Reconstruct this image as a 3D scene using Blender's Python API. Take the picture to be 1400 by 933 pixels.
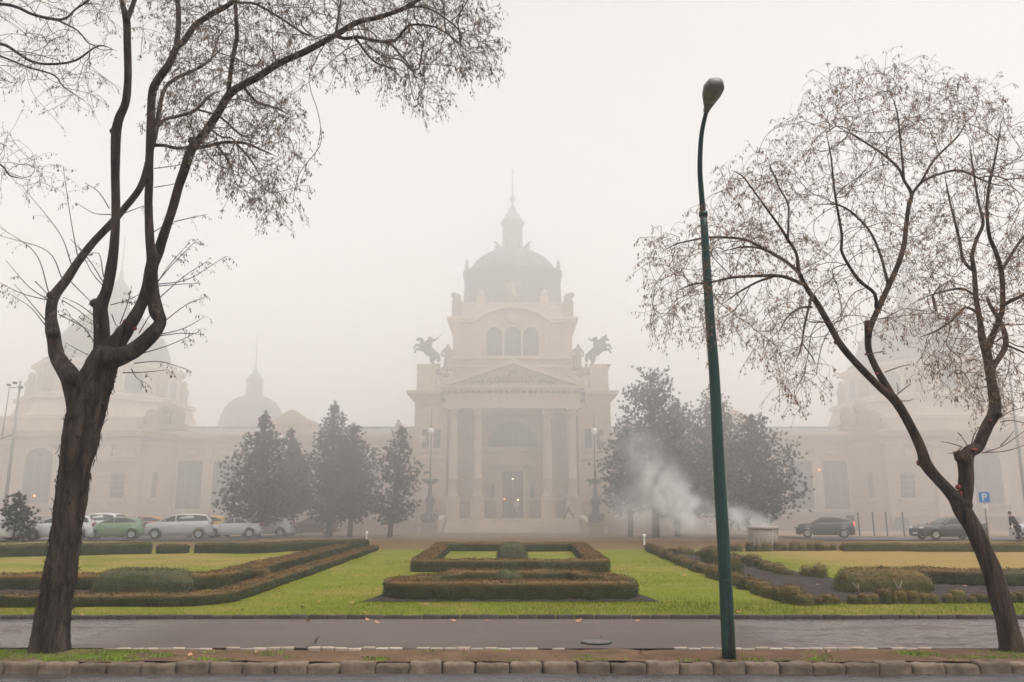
import bpy, math, random
import numpy as np
from mathutils import Vector, Matrix, noise, kdtree

for _o in list(bpy.data.objects):
    bpy.data.objects.remove(_o)
SC = bpy.context.scene
COL = SC.collection
R = math.radians

# ------------------------------------------------------------------ camera
F, CX, CY, H = 1120.0, 700.0, 466.5, 1.6      # focal length in pixels of a 1400 px wide picture, eye height
PITCH = R(11.92)
SP, CP = math.sin(PITCH), math.cos(PITCH)
cd = bpy.data.cameras.new('camera')
cam = bpy.data.objects.new('camera', cd)
COL.objects.link(cam)
cam.location = (0, 0, H)
cam.rotation_euler = (R(90) + PITCH, 0, 0)
cd.sensor_width = 36.0
cd.lens = F / 1400.0 * 36.0
cd.clip_start = 0.1
cd.clip_end = 2000
SC.camera = cam

# ------------------------------------------------------------------ sky, sun, exposure
SUN_EL, SUN_AZ = R(70), R(120)
w = bpy.data.worlds.new('World')
SC.world = w
w.use_nodes = True
nt = w.node_tree
nt.nodes.clear()
sky = nt.nodes.new('ShaderNodeTexSky')
sky.sky_type = 'NISHITA'
sky.sun_disc = False
sky.sun_elevation = SUN_EL
sky.sun_rotation = SUN_AZ
sky.dust_density = 6.0
sky.air_density = 1.0
sky.ozone_density = 1.0
hs = nt.nodes.new('ShaderNodeHueSaturation')       # overcast: the blue is taken out of the sky
hs.inputs['Saturation'].default_value = 0.07
tintn = nt.nodes.new('ShaderNodeMix')
tintn.data_type = 'RGBA'
tintn.blend_type = 'MULTIPLY'
tintn.inputs['Factor'].default_value = 1.0
tintn.inputs['B'].default_value = (1.0, 0.996, 1.0, 1)
bg = nt.nodes.new('ShaderNodeBackground')
bg.inputs['Strength'].default_value = 0.15
wo = nt.nodes.new('ShaderNodeOutputWorld')
nt.links.new(sky.outputs[0], hs.inputs['Color'])
nt.links.new(hs.outputs[0], tintn.inputs['A'])
nt.links.new(tintn.outputs['Result'], bg.inputs['Color'])
nt.links.new(bg.outputs[0], wo.inputs['Surface'])

sd = bpy.data.lights.new('sun', 'SUN')
sd.energy = 1.1
sd.angle = R(60)
sd.color = (1.0, 0.975, 0.95)
sun = bpy.data.objects.new('sun', sd)
COL.objects.link(sun)
# direction towards the sun
sdir = Vector((math.sin(SUN_AZ) * math.cos(SUN_EL), math.cos(SUN_AZ) * math.cos(SUN_EL), math.sin(SUN_EL)))
sun.rotation_euler = sdir.to_track_quat('Z', 'Y').to_euler()
sun.location = (0, 0, 60)

HAZE_DENSITY = 0.0021
BANK_DENSITY = 0.0240
HAZE_COLOR = (0.990, 0.985, 0.985, 1)
BANK_COLOR = (0.950, 0.938, 0.931, 1)
SC.view_settings.view_transform = 'Standard'
SC.view_settings.look = 'None'
SC.view_settings.exposure = 0.60
SC.view_settings.gamma = 1.0
SC.view_settings.use_curve_mapping = False
cy = SC.cycles
cy.max_bounces = 20
cy.diffuse_bounces = 3
cy.glossy_bounces = 3
cy.transmission_bounces = 4
cy.transparent_max_bounces = 8
cy.volume_bounces = 16
cy.volume_step_rate = 2.0
cy.volume_max_steps = 256
cy.use_denoising = True
cy.sample_clamp_indirect = 6.0
cy.use_adaptive_sampling = True
cy.adaptive_threshold = 0.01

# ------------------------------------------------------------------ pixel helpers (1400 px picture -> metres)
def ray(px, py):
    x = (px - CX) / F
    v = (CY - py) / F
    return x, CP - v * SP, SP + v * CP
def P(px, py, Y):
    x, dy, dz = ray(px, py)
    t = Y / dy
    return Vector((x * t, Y, H + dz * t))
def G(px, py, z=0.0):
    x, dy, dz = ray(px, py)
    t = (z - H) / dz
    return Vector((x * t, dy * t, z))
def PX(px, py, Y):
    """metres in one pixel at that place"""
    return Y / ray(px, py)[1] / F
def ZY(py, Y):
    return P(CX, py, Y).z

# ------------------------------------------------------------------ object helpers
def tag(o, label=None, cat=None, group=None, kind=None):
    if label: o['label'] = label
    if cat: o['category'] = cat
    if group: o['group'] = group
    if kind: o['kind'] = kind
    return o
def thing(name, label, cat, loc=(0, 0, 0), rz=0.0, group=None):
    o = bpy.data.objects.new(name, None)
    o.empty_display_size = 0.2
    COL.objects.link(o)
    o.location = loc
    o.rotation_euler = (0, 0, rz)
    return tag(o, label, cat, group)
def link(name, me, mat=None, parent=None, loc=None):
    o = bpy.data.objects.new(name, me)
    COL.objects.link(o)
    if mat is not None and not me.materials:
        me.materials.append(mat)
    if parent is not None:
        o.parent = parent
    if loc is not None:
        o.location = loc
    return o
def mesh_np(name, verts, faces, smooth=False):
    """verts (N,3), faces (M,k) with one k"""
    me = bpy.data.meshes.new(name)
    verts = np.asarray(verts, dtype=np.float32)
    faces = np.asarray(faces, dtype=np.int32)
    n, k = faces.shape
    me.vertices.add(len(verts))
    me.vertices.foreach_set('co', verts.ravel())
    me.loops.add(n * k)
    me.loops.foreach_set('vertex_index', faces.ravel())
    me.polygons.add(n)
    me.polygons.foreach_set('loop_start', np.arange(0, n * k, k, dtype=np.int32))
    me.polygons.foreach_set('loop_total', np.full(n, k, dtype=np.int32))
    if smooth:
        me.polygons.foreach_set('use_smooth', np.ones(n, dtype=bool))
    me.update(calc_edges=True)
    return me
def children(o):
    return [c for c in bpy.data.objects if c.parent == o]
def copy_tree(o, parent=None):
    c = o.copy()
    COL.objects.link(c)
    if parent is not None:
        c.parent = parent
    for ch in children(o):
        copy_tree(ch, c)
    return c

class MB:
    """collects simple shapes into one mesh"""
    def __init__(s):
        s.v, s.f, s.sm, s.pc = [], [], [], []
    def add(s, vs, fs, smooth=False):
        b = len(s.v)
        s.pc.append((b, len(s.f)))
        s.v += [tuple(v) for v in vs]
        s.f += [tuple(i + b for i in f) for f in fs]
        s.sm += [smooth] * len(fs)
        return s
    def box(s, x0, x1, y0, y1, z0, z1):
        if x0 > x1: x0, x1 = x1, x0
        if y0 > y1: y0, y1 = y1, y0
        if z0 > z1: z0, z1 = z1, z0
        vs = [(x0, y0, z0), (x1, y0, z0), (x1, y1, z0), (x0, y1, z0), (x0, y0, z1), (x1, y0, z1), (x1, y1, z1), (x0, y1, z1)]
        return s.add(vs, [(3, 2, 1, 0), (4, 5, 6, 7), (0, 1, 5, 4), (1, 2, 6, 5), (2, 3, 7, 6), (3, 0, 4, 7)])
    def prism(s, poly, y0, y1, axis='y'):
        """poly of (a,b); extruded along an axis (y: a=x b=z; x: a=y b=z; z: a=x b=y)"""
        n = len(poly)
        if axis == 'y': m = lambda a, b, c: (a, c, b)
        elif axis == 'x': m = lambda a, b, c: (c, a, b)
        else: m = lambda a, b, c: (a, b, c)
        vs = [m(a, b, y0) for a, b in poly] + [m(a, b, y1) for a, b in poly]
        ar = sum(poly[i][0] * poly[(i + 1) % n][1] - poly[(i + 1) % n][0] * poly[i][1] for i in range(n))
        flip = (ar > 0) ^ (y1 < y0)
        if axis == 'y': flip = not flip
        fs = [tuple(range(n)), tuple(range(2 * n - 1, n - 1, -1))] + [(i, i + n, (i + 1) % n + n, (i + 1) % n) for i in range(n)]
        if flip: fs = [tuple(reversed(f)) for f in fs]
        fs = [tuple(reversed(f)) for f in fs]
        return s.add(vs, fs)
    def lathe(s, prof, c=(0, 0, 0), n=20, smooth=True, a0=0.0, sq=None):
        """prof of (r,z) bottom to top; sq = superellipse exponent for squarish plans"""
        vs, fs = [], []
        for r, z in prof:
            for i in range(n):
                a = a0 + 2 * math.pi * i / n
                k = 1.0
                if sq:
                    k = 1.0 / (abs(math.cos(a)) ** sq + abs(math.sin(a)) ** sq) ** (1 / sq)
                vs.append((c[0] + r * k * math.cos(a), c[1] + r * k * math.sin(a), c[2] + z))
        for j in range(len(prof) - 1):
            for i in range(n):
                i2 = (i + 1) % n
                fs.append((j * n + i, j * n + i2, (j + 1) * n + i2, (j + 1) * n + i))
        fs.append(tuple(range(n - 1, -1, -1)))
        fs.append(tuple((len(prof) - 1) * n + i for i in range(n)))
        b = len(s.v)
        s.add(vs, fs, smooth)
        s.sm[-1] = s.sm[-2] = False
        return s
    def tube(s, pts, rad, n=10, smooth=True):
        vs, fs = tube_arrays([Vector(p) for p in pts], rad if hasattr(rad, '__len__') else [rad] * len(pts), n)
        m = len(pts)
        fs = [tuple(f) for f in fs] + [tuple(range(n - 1, -1, -1)), tuple((m - 1) * n + i for i in range(n))]
        return s.add(vs, fs, smooth)
    def blob(s, c, r, seg=12, rings=8):
        pr = []
        for j in range(1, rings):
            t = math.pi * j / rings
            pr.append((r[0] * math.sin(t), -r[2] * math.cos(t)))
        vs, fs = [], []
        for q, z in pr:
            for i in range(seg):
                a = 2 * math.pi * i / seg
                vs.append((c[0] + q * math.cos(a), c[1] + q * math.sin(a) * r[1] / r[0], c[2] + z))
        for j in range(len(pr) - 1):
            for i in range(seg):
                i2 = (i + 1) % seg
                fs.append((j * seg + i, j * seg + i2, (j + 1) * seg + i2, (j + 1) * seg + i))
        fs.append(tuple(range(seg - 1, -1, -1)))
        fs.append(tuple((len(pr) - 1) * seg + i for i in range(seg)))
        return s.add(vs, fs, True)
    def xform(s, M):
        s.v = [tuple(M @ Vector(v)) for v in s.v]
        return s
    def build(s, name, mat=None, parent=None, bevel=0.0, loc=None):
        me = bpy.data.meshes.new(name)
        me.from_pydata(s.v, [], s.f)
        me.polygons.foreach_set('use_smooth', s.sm)
        me.update()
        o = link(name, me, mat, parent, loc)
        if bevel:
            m = o.modifiers.new('edge', 'BEVEL')
            m.width = bevel
            m.segments = 2
            m.limit_method = 'ANGLE'
        return o

def frames(pts):
    """parallel-transport frames along a polyline"""
    n = len(pts)
    T = []
    for i in range(n):
        a = pts[max(i - 1, 0)]; b = pts[min(i + 1, n - 1)]
        t = b - a
        T.append(t.normalized() if t.length > 1e-9 else Vector((0, 0, 1)))
    u = T[0].orthogonal().normalized()
    out = []
    for i in range(n):
        u = u - T[i] * u.dot(T[i])
        u = u.normalized() if u.length > 1e-6 else T[i].orthogonal().normalized()
        out.append((T[i], u, T[i].cross(u)))
    return out
def tube_arrays(pts, rad, n):
    vs, fs = [], []
    for (t, u, v), p, r in zip(frames(pts), pts, rad):
        for i in range(n):
            a = 2 * math.pi * i / n
            vs.append(p + (u * math.cos(a) + v * math.sin(a)) * r)
    for j in range(len(pts) - 1):
        for i in range(n):
            i2 = (i + 1) % n
            fs.append((j * n + i, j * n + i2, (j + 1) * n + i2, (j + 1) * n + i))
    return vs, fs
def catmull(pts, rad, step):
    """resample a polyline smoothly"""
    P0 = [Vector(p) for p in pts]
    Q = [P0[0] * 2 - P0[1]] + P0 + [P0[-1] * 2 - P0[-2]]
    op, orr = [], []
    for i in range(len(P0) - 1):
        a, b, c, d = Q[i], Q[i + 1], Q[i + 2], Q[i + 3]
        L = (c - b).length
        k = max(1, int(round(L / step)))
        for j in range(k):
            t = j / k
            op.append(0.5 * ((2 * b) + (c - a) * t + (2 * a - 5 * b + 4 * c - d) * t * t + (3 * b - a - 3 * c + d) * t ** 3))
            s = t * t * (3 - 2 * t)
            orr.append(rad[i] * (1 - s) + rad[i + 1] * s)
    op.append(P0[-1]); orr.append(rad[-1])
    return op, orr

# ------------------------------------------------------------------ materials
class NT:
    def __init__(s, name):
        s.m = bpy.data.materials.new(name)
        s.m.use_nodes = True
        s.t = s.m.node_tree
        s.b = s.t.nodes['Principled BSDF']
    def n(s, typ, **kw):
        d = s.t.nodes.new('ShaderNode' + typ)
        for k, v in kw.items():
            setattr(d, k, v)
        return d
    def l(s, a, b):
        s.t.links.new(a, b)
    def coords(s, scale=(1, 1, 1), kind='Object'):
        c = s.n('TexCoord'); m = s.n('Mapping')
        m.inputs['Scale'].default_value = scale
        s.l(c.outputs[kind], m.inputs['Vector'])
        return m.outputs[0]
    def noise(s, scale, vec=None, detail=4, rough=0.6, dist=0.0):
        d = s.n('TexNoise')
        d.inputs['Scale'].default_value = scale
        d.inputs['Detail'].default_value = detail
        d.inputs['Roughness'].default_value = rough
        d.inputs['Distortion'].default_value = dist
        if vec is not None: s.l(vec, d.inputs['Vector'])
        return d.outputs['Fac']
    def ramp(s, fac, stops):
        d = s.n('ValToRGB')
        e = d.color_ramp.elements
        while len(e) < len(stops): e.new(0.5)
        for q, (p, c) in zip(e, stops):
            q.position = p
            q.color = (c[0], c[1], c[2], 1) if hasattr(c, '__len__') else (c, c, c, 1)
        s.l(fac, d.inputs[0])
        return d.outputs[0]
    def mix(s, fac, a, b, mode='MIX'):
        d = s.n('Mix', data_type='RGBA', blend_type=mode)
        for k, v in (('Factor', fac), ('A', a), ('B', b)):
            if hasattr(v, 'is_linked'): s.l(v, d.inputs[k])
            elif k == 'Factor': d.inputs[k].default_value = v
            else: d.inputs[k].default_value = (v[0], v[1], v[2], 1)
        return d.outputs['Result']
    def math(s, op, a, b=0.0, clamp=False):
        d = s.n('Math', operation=op, use_clamp=clamp)
        for i, v in enumerate((a, b)):
            if hasattr(v, 'is_linked'): s.l(v, d.inputs[i])
            else: d.inputs[i].default_value = v
        return d.outputs[0]
    def map(s, val, a, b, c=0.0, d=1.0):
        q = s.n('MapRange')
        q.interpolation_type = 'SMOOTHSTEP'
        s.l(val, q.inputs[0])
        for i, v in enumerate((a, b, c, d)): q.inputs[i + 1].default_value = v
        return q.outputs[0]
    def xyz(s, kind='Object'):
        c = s.n('TexCoord'); d = s.n('SeparateXYZ')
        s.l(c.outputs[kind], d.inputs[0])
        return d.outputs
    def attr(s, name):
        d = s.n('Attribute'); d.attribute_name = name
        return d.outputs['Fac']
    def bump(s, h, strength=0.5, dist=0.02):
        d = s.n('Bump')
        d.inputs['Strength'].default_value = strength
        d.inputs['Distance'].default_value = dist
        s.l(h, d.inputs['Height'])
        s.l(d.outputs[0], s.b.inputs['Normal'])
    def set(s, **kw):
        for k, v in kw.items():
            i = s.b.inputs[{'color': 'Base Color', 'rough': 'Roughness', 'metal': 'Metallic', 'spec': 'Specular IOR Level', 'coat': 'Coat Weight',
                            'sub': 'Subsurface Weight', 'trans': 'Transmission Weight'}[k]]
            if hasattr(v, 'is_linked'): s.l(v, i)
            elif hasattr(v, '__len__'): i.default_value = (v[0], v[1], v[2], 1)
            else: i.default_value = v
        return s.m

def plain(name, col, rough=0.6, metal=0.0, var=0.25, scale=6.0, spec=0.4, bump=0.0):
    t = NT(name)
    f = t.noise(scale, t.coords(), 5)
    c = t.ramp(f, [(0.3, [x * (1 - var) for x in col]), (0.7, [min(1, x * (1 + var)) for x in col])])
    t.set(color=c, rough=rough, metal=metal, spec=spec)
    if bump: t.bump(t.noise(scale * 4, t.coords(), 5), bump, 0.02)
    return t.m

M = {}
def mat_bark(name, dark, light, red=0.0):
    t = NT(name)
    f = t.noise(9, t.coords((1, 1, 0.16)), 8, 0.7, 0.6)
    g = t.noise(2.2, t.coords((1, 1, 0.4)), 3)
    c = t.ramp(f, [(0.36, [x * 0.22 for x in dark]), (0.5, dark), (0.66, light)])
    c = t.mix(t.math('MULTIPLY', t.map(g, 0.5, 0.72), 0.6), c, [light[0] * 1.25, light[1] * 1.1, light[2] * 0.95])
    t.set(color=c, rough=0.85, spec=0.25)
    t.bump(t.math('ADD', t.noise(26, t.coords((1, 1, 0.10)), 8, 0.72), t.math('MULTIPLY', f, 1.6)), 1.0, 0.06)
    return t.m
M['bark'] = mat_bark('wet_dark_bark', (0.052, 0.034, 0.025), (0.115, 0.079, 0.058))
M['bark2'] = mat_bark('brown_bark', (0.064, 0.040, 0.027), (0.135, 0.088, 0.060))
M['twig'] = plain('twig_bark', (0.100, 0.074, 0.056), 0.85, var=0.3)
M['twig2'] = plain('brown_twig_bark', (0.135, 0.086, 0.056), 0.85, var=0.3)
M['key'] = plain('dry_seed_keys', (0.13, 0.085, 0.055), 0.8, var=0.4, scale=2)
M['key2'] = plain('dry_russet_seed_keys', (0.19, 0.105, 0.055), 0.8, var=0.45, scale=2)
M['scar'] = plain('red_wound_paint', (0.20, 0.04, 0.028), 0.7, var=0.35, scale=18)

def mat_hedge(name, a, b, rust, rust_amt):
    t = NT(name)
    f = t.noise(5, t.coords(), 5)
    g = t.noise(40, t.coords(), 2)
    c = t.ramp(f, [(0.3, a), (0.62, b)])
    c = t.mix(t.map(g, 0.4, 0.7, 0, 0.5), c, [b[0] * 1.35, b[1] * 1.25, b[2] * 1.2])
    r = t.attr('bronze')
    k = t.math('MULTIPLY', t.math('MULTIPLY', r, t.map(t.noise(1.3, t.coords(), 5), 0.22, 0.6)), rust_amt)
    c = t.mix(k, c, rust)
    t.set(color=c, rough=0.75, spec=0.25)
    return t.m
M['hedge'] = mat_hedge('clipped_box_hedge', (0.010, 0.016, 0.003), (0.036, 0.047, 0.009), (0.185, 0.080, 0.021), 0.85)
M['hedge2'] = mat_hedge('bronzed_box_shrub', (0.036, 0.042, 0.009), (0.085, 0.082, 0.017), (0.19, 0.080, 0.022), 0.85)
M['hedge3'] = mat_hedge('green_topiary', (0.022, 0.030, 0.011), (0.058, 0.066, 0.024), (0.13, 0.085, 0.030), 0.5)
M['pine'] = plain('pine_needles', (0.022, 0.027, 0.017), 0.8, var=0.35, scale=1.5)
M['pine_bark'] = plain('pine_bark', (0.045, 0.035, 0.028), 0.9)

def mat_lawn():
    t = NT('winter_lawn')
    x, y, z = t.xyz()
    big = t.noise(0.22, t.coords(), 6, 0.65)
    mid = t.noise(1.6, t.coords((1, 0.8, 1)), 6, 0.7)
    fine = t.noise(38, t.coords(), 4, 0.7)
    green = t.ramp(fine, [(0.3, (0.078, 0.100, 0.002)), (0.7, (0.165, 0.188, 0.004))])
    tan = t.ramp(fine, [(0.3, (0.19, 0.125, 0.038)), (0.7, (0.34, 0.225, 0.072))])
    brown = t.ramp(fine, [(0.3, (0.11, 0.068, 0.030)), (0.7, (0.20, 0.125, 0.055))])
    right = t.map(t.math('ADD', x, t.math('MULTIPLY', t.math('SUBTRACT', mid, 0.5), 6.0)), 8.0, 12.5)
    right = t.math('MULTIPLY', right, t.map(y, 18.5, 20.5))
    left = t.math('MULTIPLY', t.map(x, -7.0, -9.0), t.map(y, 19.0, 22.0))
    left = t.math('MULTIPLY', left, t.map(big, 0.42, 0.60, 0.05, 0.8))
    dry = t.math('MULTIPLY', t.map(t.math('ADD', t.math('MULTIPLY', big, 0.5), t.math('MULTIPLY', mid, 0.5)), 0.45, 0.62), 0.62)
    k = t.math('MAXIMUM', t.math('MULTIPLY', right, 0.95), t.math('MAXIMUM', left, dry))
    c = t.mix(k, green, tan)
    far = t.map(t.math('ADD', y, t.math('MULTIPLY', t.math('SUBTRACT', mid, 0.5), 5.0)), 37.0, 40.5)
    side = t.map(t.math('ABSOLUTE', x), 17.0, 23.0)
    far = t.math('MULTIPLY', far, t.math('SUBTRACT', 1.0, t.math('MULTIPLY', side, 0.65)))
    c = t.mix(far, c, brown)
    t.set(color=c, rough=0.9, spec=0.15)
    t.bump(t.noise(60, t.coords((1, 0.5, 1)), 6, 0.75), 0.8, 0.03)
    return t.m
M['lawn'] = mat_lawn()
M['ground'] = plain('bare_earth', (0.13, 0.09, 0.05), 0.95, scale=0.8)
def mat_blade():
    t = NT('grass_blades')
    x, y, z = t.xyz()
    f = t.noise(1.6, t.coords(), 5, 0.7)
    g = t.noise(30, t.coords(), 2)
    c = t.ramp(g, [(0.3, (0.072, 0.096, 0.002)), (0.7, (0.168, 0.195, 0.004))])
    c = t.mix(t.map(f, 0.5, 0.7, 0, 0.6), c, (0.24, 0.19, 0.065))
    c = t.mix(t.math('MULTIPLY', t.map(x, 8.0, 12.0), t.map(y, 18.5, 20.5)), c, (0.30, 0.20, 0.065))
    t.set(color=c, rough=0.8, spec=0.2)
    return t.m
M['blade'] = mat_blade()
M['weed'] = plain('moss_and_weeds', (0.15, 0.22, 0.015), 0.8, var=0.5, scale=3)
def mat_earth(name, a, b, sc, bumpd):
    t = NT(name)
    f = t.noise(sc, t.coords(), 8, 0.75)
    s = t.noise(sc * 14, t.coords(), 4, 0.7)
    c = t.ramp(f, [(0.3, a), (0.7, b)])
    c = t.mix(t.map(s, 0.55, 0.75, 0, 0.55), c, [b[0] * 1.7, b[1] * 1.6, b[2] * 1.5])
    t.set(color=c, rough=0.92, spec=0.2)
    t.bump(t.noise(sc * 8, t.coords(), 8, 0.75), 0.9, bumpd)
    return t.m
M['verge'] = mat_earth('leaf_mould_verge', (0.060, 0.034, 0.020), (0.175, 0.100, 0.054), 2.0, 0.03)
M['soil'] = mat_earth('dug_bed_soil', (0.026, 0.019, 0.016), (0.060, 0.046, 0.039), 3.0, 0.06)
def mat_asphalt(name, base, wetx):
    t = NT(name)
    x, y, z = t.xyz()
    big = t.noise(0.55, t.coords((0.5, 1.6, 1)), 5, 0.6)
    mid = t.noise(2.6, t.coords((0.8, 1.9, 1)), 7, 0.7, 0.9)
    fine = t.noise(90, t.coords(), 3)
    c = t.ramp(fine, [(0.3, [q * 0.75 for q in base]), (0.7, [q * 1.3 for q in base])])
    c = t.mix(t.map(big, 0.4, 0.65, 0, 0.35), c, [q * 0.6 for q in base])
    wet = t.math('ADD', t.math('MULTIPLY', mid, 0.55), t.math('MULTIPLY', big, 0.45))
    if wetx:
        zone = t.math('MAXIMUM', t.map(x, -4.2, -6.4), t.math('MULTIPLY', t.map(x, 2.6, 4.0), t.map(x, 9.0, 6.0, 0.55, 0.85)))
        wet = t.math('MULTIPLY', t.map(wet, 0.40, 0.56), zone)
    else:
        wet = t.math('MULTIPLY', t.map(wet, 0.36, 0.6), 0.9)
    c = t.mix(t.math('MULTIPLY', wet, 0.45), c, [q * 0.5 for q in base])
    rough = t.math('SUBTRACT', 0.62, t.math('MULTIPLY', wet, 0.47))
    t.set(color=c, rough=rough, spec=t.math('ADD', 0.25, t.math('MULTIPLY', wet, 0.6)))
    d = t.n('Bump')
    d.inputs['Distance'].default_value = 0.012
    t.l(t.math('SUBTRACT', 0.75, t.math('MULTIPLY', wet, 0.55)), d.inputs['Strength'])
    t.l(t.math('ADD', t.noise(120, t.coords(), 3), t.math('MULTIPLY', mid, 0.8)), d.inputs['Height'])
    t.l(d.outputs[0], t.b.inputs['Normal'])
    return t.m
M['path'] = mat_asphalt('wet_footpath_asphalt', (0.095, 0.073, 0.062), True)
M['road'] = mat_asphalt('wet_road_asphalt', (0.060, 0.056, 0.056), False)
def mat_kerb(name, a, b):
    t = NT(name)
    oi = t.n('ObjectInfo')
    f = t.noise(7, t.coords(), 8, 0.75)
    s = t.noise(70, t.coords(), 4, 0.7)
    c = t.ramp(f, [(0.3, a), (0.7, b)])
    c = t.mix(t.map(s, 0.5, 0.75, 0, 0.5), c, [q * 0.45 for q in a])
    v = t.n('HueSaturation')
    t.l(c, v.inputs['Color'])
    t.l(t.math('ADD', 0.78, t.math('MULTIPLY', oi.outputs['Random'], 0.42)), v.inputs['Value'])
    t.set(color=v.outputs[0], rough=0.85, spec=0.25)
    t.bump(t.noise(45, t.coords(), 8, 0.75), 0.8, 0.02)
    return t.m
M['kerb'] = mat_kerb('mossy_kerb_granite', (0.105, 0.075, 0.052), (0.225, 0.168, 0.12))
M['edging'] = mat_kerb('damp_edging_stone', (0.052, 0.040, 0.034), (0.10, 0.080, 0.068))
M['brick'] = mat_kerb('pale_edging_brick', (0.33, 0.26, 0.20), (0.50, 0.42, 0.34))
M['leafdry'] = plain('dry_fallen_leaf', (0.42, 0.20, 0.11), 0.8, var=0.35, scale=20)
def mat_stone(name, a, b, course=True):
    t = NT(name)
    x, y, z = t.xyz()
    f = t.noise(0.35, t.coords((1, 1, 0.5)), 6, 0.65)
    s = t.noise(3.0, t.coords((1, 1, 0.25)), 6, 0.7)
    c = t.ramp(f, [(0.3, a), (0.7, b)])
    c = t.mix(t.map(s, 0.5, 0.75, 0, 0.4), c, [q * 0.6 for q in a])
    t.set(color=c, rough=0.85, spec=0.25)
    if course:
        fr = t.math('FRACT', t.math('DIVIDE', z, 0.62))
        j = t.map(fr, 0.0, 0.09)
        t.bump(j, 0.6, 0.05)
    return t.m
M['stone'] = mat_stone('ochre_limestone', (0.36, 0.265, 0.19), (0.50, 0.385, 0.285))
M['stone_plain'] = mat_stone('dressed_limestone', (0.41, 0.31, 0.225), (0.56, 0.445, 0.335), False)
M['stone_dark'] = mat_stone('sooty_base_stone', (0.25, 0.165, 0.11), (0.36, 0.25, 0.17))
M['statue'] = plain('weathered_bronze_grey', (0.10, 0.095, 0.080), 0.7)
M['figure'] = plain('weathered_sculpture_stone', (0.22, 0.165, 0.12), 0.85)
M['slate'] = plain('slate_roof', (0.050, 0.040, 0.038), 0.6, scale=2)
M['lead'] = plain('lead_roof', (0.085, 0.075, 0.070), 0.5, scale=2)
M['glass'] = plain('dark_window_glass', (0.030, 0.026, 0.024), 0.12, var=0.2, spec=0.5)
M['skylight'] = plain('skylight_glass', (0.33, 0.36, 0.37), 0.2, var=0.15, spec=0.6)
M['joinery'] = plain('dark_door_timber', (0.050, 0.034, 0.026), 0.6)
M['frame'] = plain('brown_window_timber', (0.11, 0.078, 0.058), 0.6)
M['iron'] = plain('dark_cast_iron', (0.030, 0.031, 0.029), 0.5, metal=0.3)
def mat_green_paint():
    t = NT('chipped_green_paint')
    f = t.noise(3.0, t.coords((1, 1, 0.25)), 5)
    c = t.ramp(f, [(0.3, (0.004, 0.030, 0.024)), (0.7, (0.009, 0.052, 0.041))])
    x, y, z = t.xyz()
    st = t.noise(14, t.coords((1, 1, 0.06)), 6, 0.7)
    low = t.map(z, 2.0, 0.3)
    c = t.mix(t.math('MULTIPLY', t.map(st, 0.50, 0.58), low), c, (0.006, 0.009, 0.008))
    t.set(color=c, rough=0.42, spec=0.4)
    t.bump(t.noise(60, t.coords(), 3), 0.15, 0.005)
    return t.m
M['green'] = mat_green_paint()
M['alu'] = plain('grey_lamp_housing', (0.19, 0.175, 0.16), 0.5, var=0.12)
M['lens'] = plain('dusty_lamp_lens', (0.20, 0.18, 0.165), 0.3, var=0.12)
M['globe'] = plain('opal_globe_glass', (0.78, 0.74, 0.68), 0.25, var=0.05)
M['concrete'] = mat_stone('stained_concrete', (0.33, 0.29, 0.25), (0.50, 0.45, 0.40), False)
M['white'] = plain('white_paint', (0.75, 0.73, 0.70), 0.4, var=0.06)
M['blue'] = plain('blue_sign_face', (0.03, 0.20, 0.55), 0.35, var=0.06)
M['grey'] = plain('galvanised_steel', (0.28, 0.27, 0.26), 0.45, metal=0.5, var=0.15)
M['rubber'] = plain('tyre_rubber', (0.018, 0.017, 0.016), 0.8)
M['chrome'] = plain('alloy_wheel', (0.40, 0.39, 0.38), 0.35, metal=0.7, var=0.1)
M['carglass'] = plain('car_window_glass', (0.035, 0.034, 0.034), 0.08, var=0.1, spec=0.6)
M['headlight'] = plain('headlight_glass', (0.62, 0.60, 0.57), 0.15, var=0.08)
M['skin'] = plain('skin', (0.45, 0.26, 0.18), 0.6, var=0.06)
def emis(name, col, st):
    t = NT(name)
    t.set(color=col, rough=0.4)
    t.b.inputs['Emission Color'].default_value = (*col, 1)
    t.b.inputs['Emission Strength'].default_value = st
    return t.m
M['taillight'] = emis('lit_tail_light', (0.9, 0.10, 0.05), 1.2)
M['lamp_on'] = emis('lit_lamp', (1.0, 0.82, 0.62), 2.6)
M['orange_on'] = emis('lit_orange_lamp', (1.0, 0.30, 0.08), 2.2)
# ------------------------------------------------------------------ the ground
def sheet(name, x0, x1, y0, y1, z, mat, nx=1, ny=1, amp=0.0, fs=0.6, kind='structure', skirt=0.0):
    xs = np.linspace(x0, x1, nx + 1); ys = np.linspace(y0, y1, ny + 1)
    X, Y = np.meshgrid(xs, ys)
    Z = np.full_like(X, z)
    if amp:
        for j in range(ny + 1):
            for i in range(nx + 1):
                Z[j, i] += amp * noise.fractal(Vector((X[j, i] * fs, Y[j, i] * fs, 3.1)), 0.8, 2.1, 4)
    v = np.stack([X.ravel(), Y.ravel(), Z.ravel()], 1)
    i = np.arange(ny)[:, None] * (nx + 1) + np.arange(nx)[None, :]
    i = i.ravel()
    f = np.stack([i, i + 1, i + nx + 2, i + nx + 1], 1)
    o = link(name, mesh_np(name, v, f, True), mat)
    return tag(o, kind=kind)
sheet('ground', -400, 400, -60, 420, -0.22, M['ground'])
sheet('road', -120, 120, -8, 9.46, -0.09, M['road'], 240, 8, 0.006, 0.8)
sheet('verge', -60, 60, 9.56, 10.42, 0.008, M['verge'], 900, 14, 0.022, 2.2)
sheet('footpath', -120, 120, 10.40, 13.17, 0.022, M['path'], 240, 6, 0.008, 0.35)
sheet('lawn', -120, 120, 13.24, 70.0, 0.005, M['lawn'], 300, 120, 0.03, 0.35)
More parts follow.
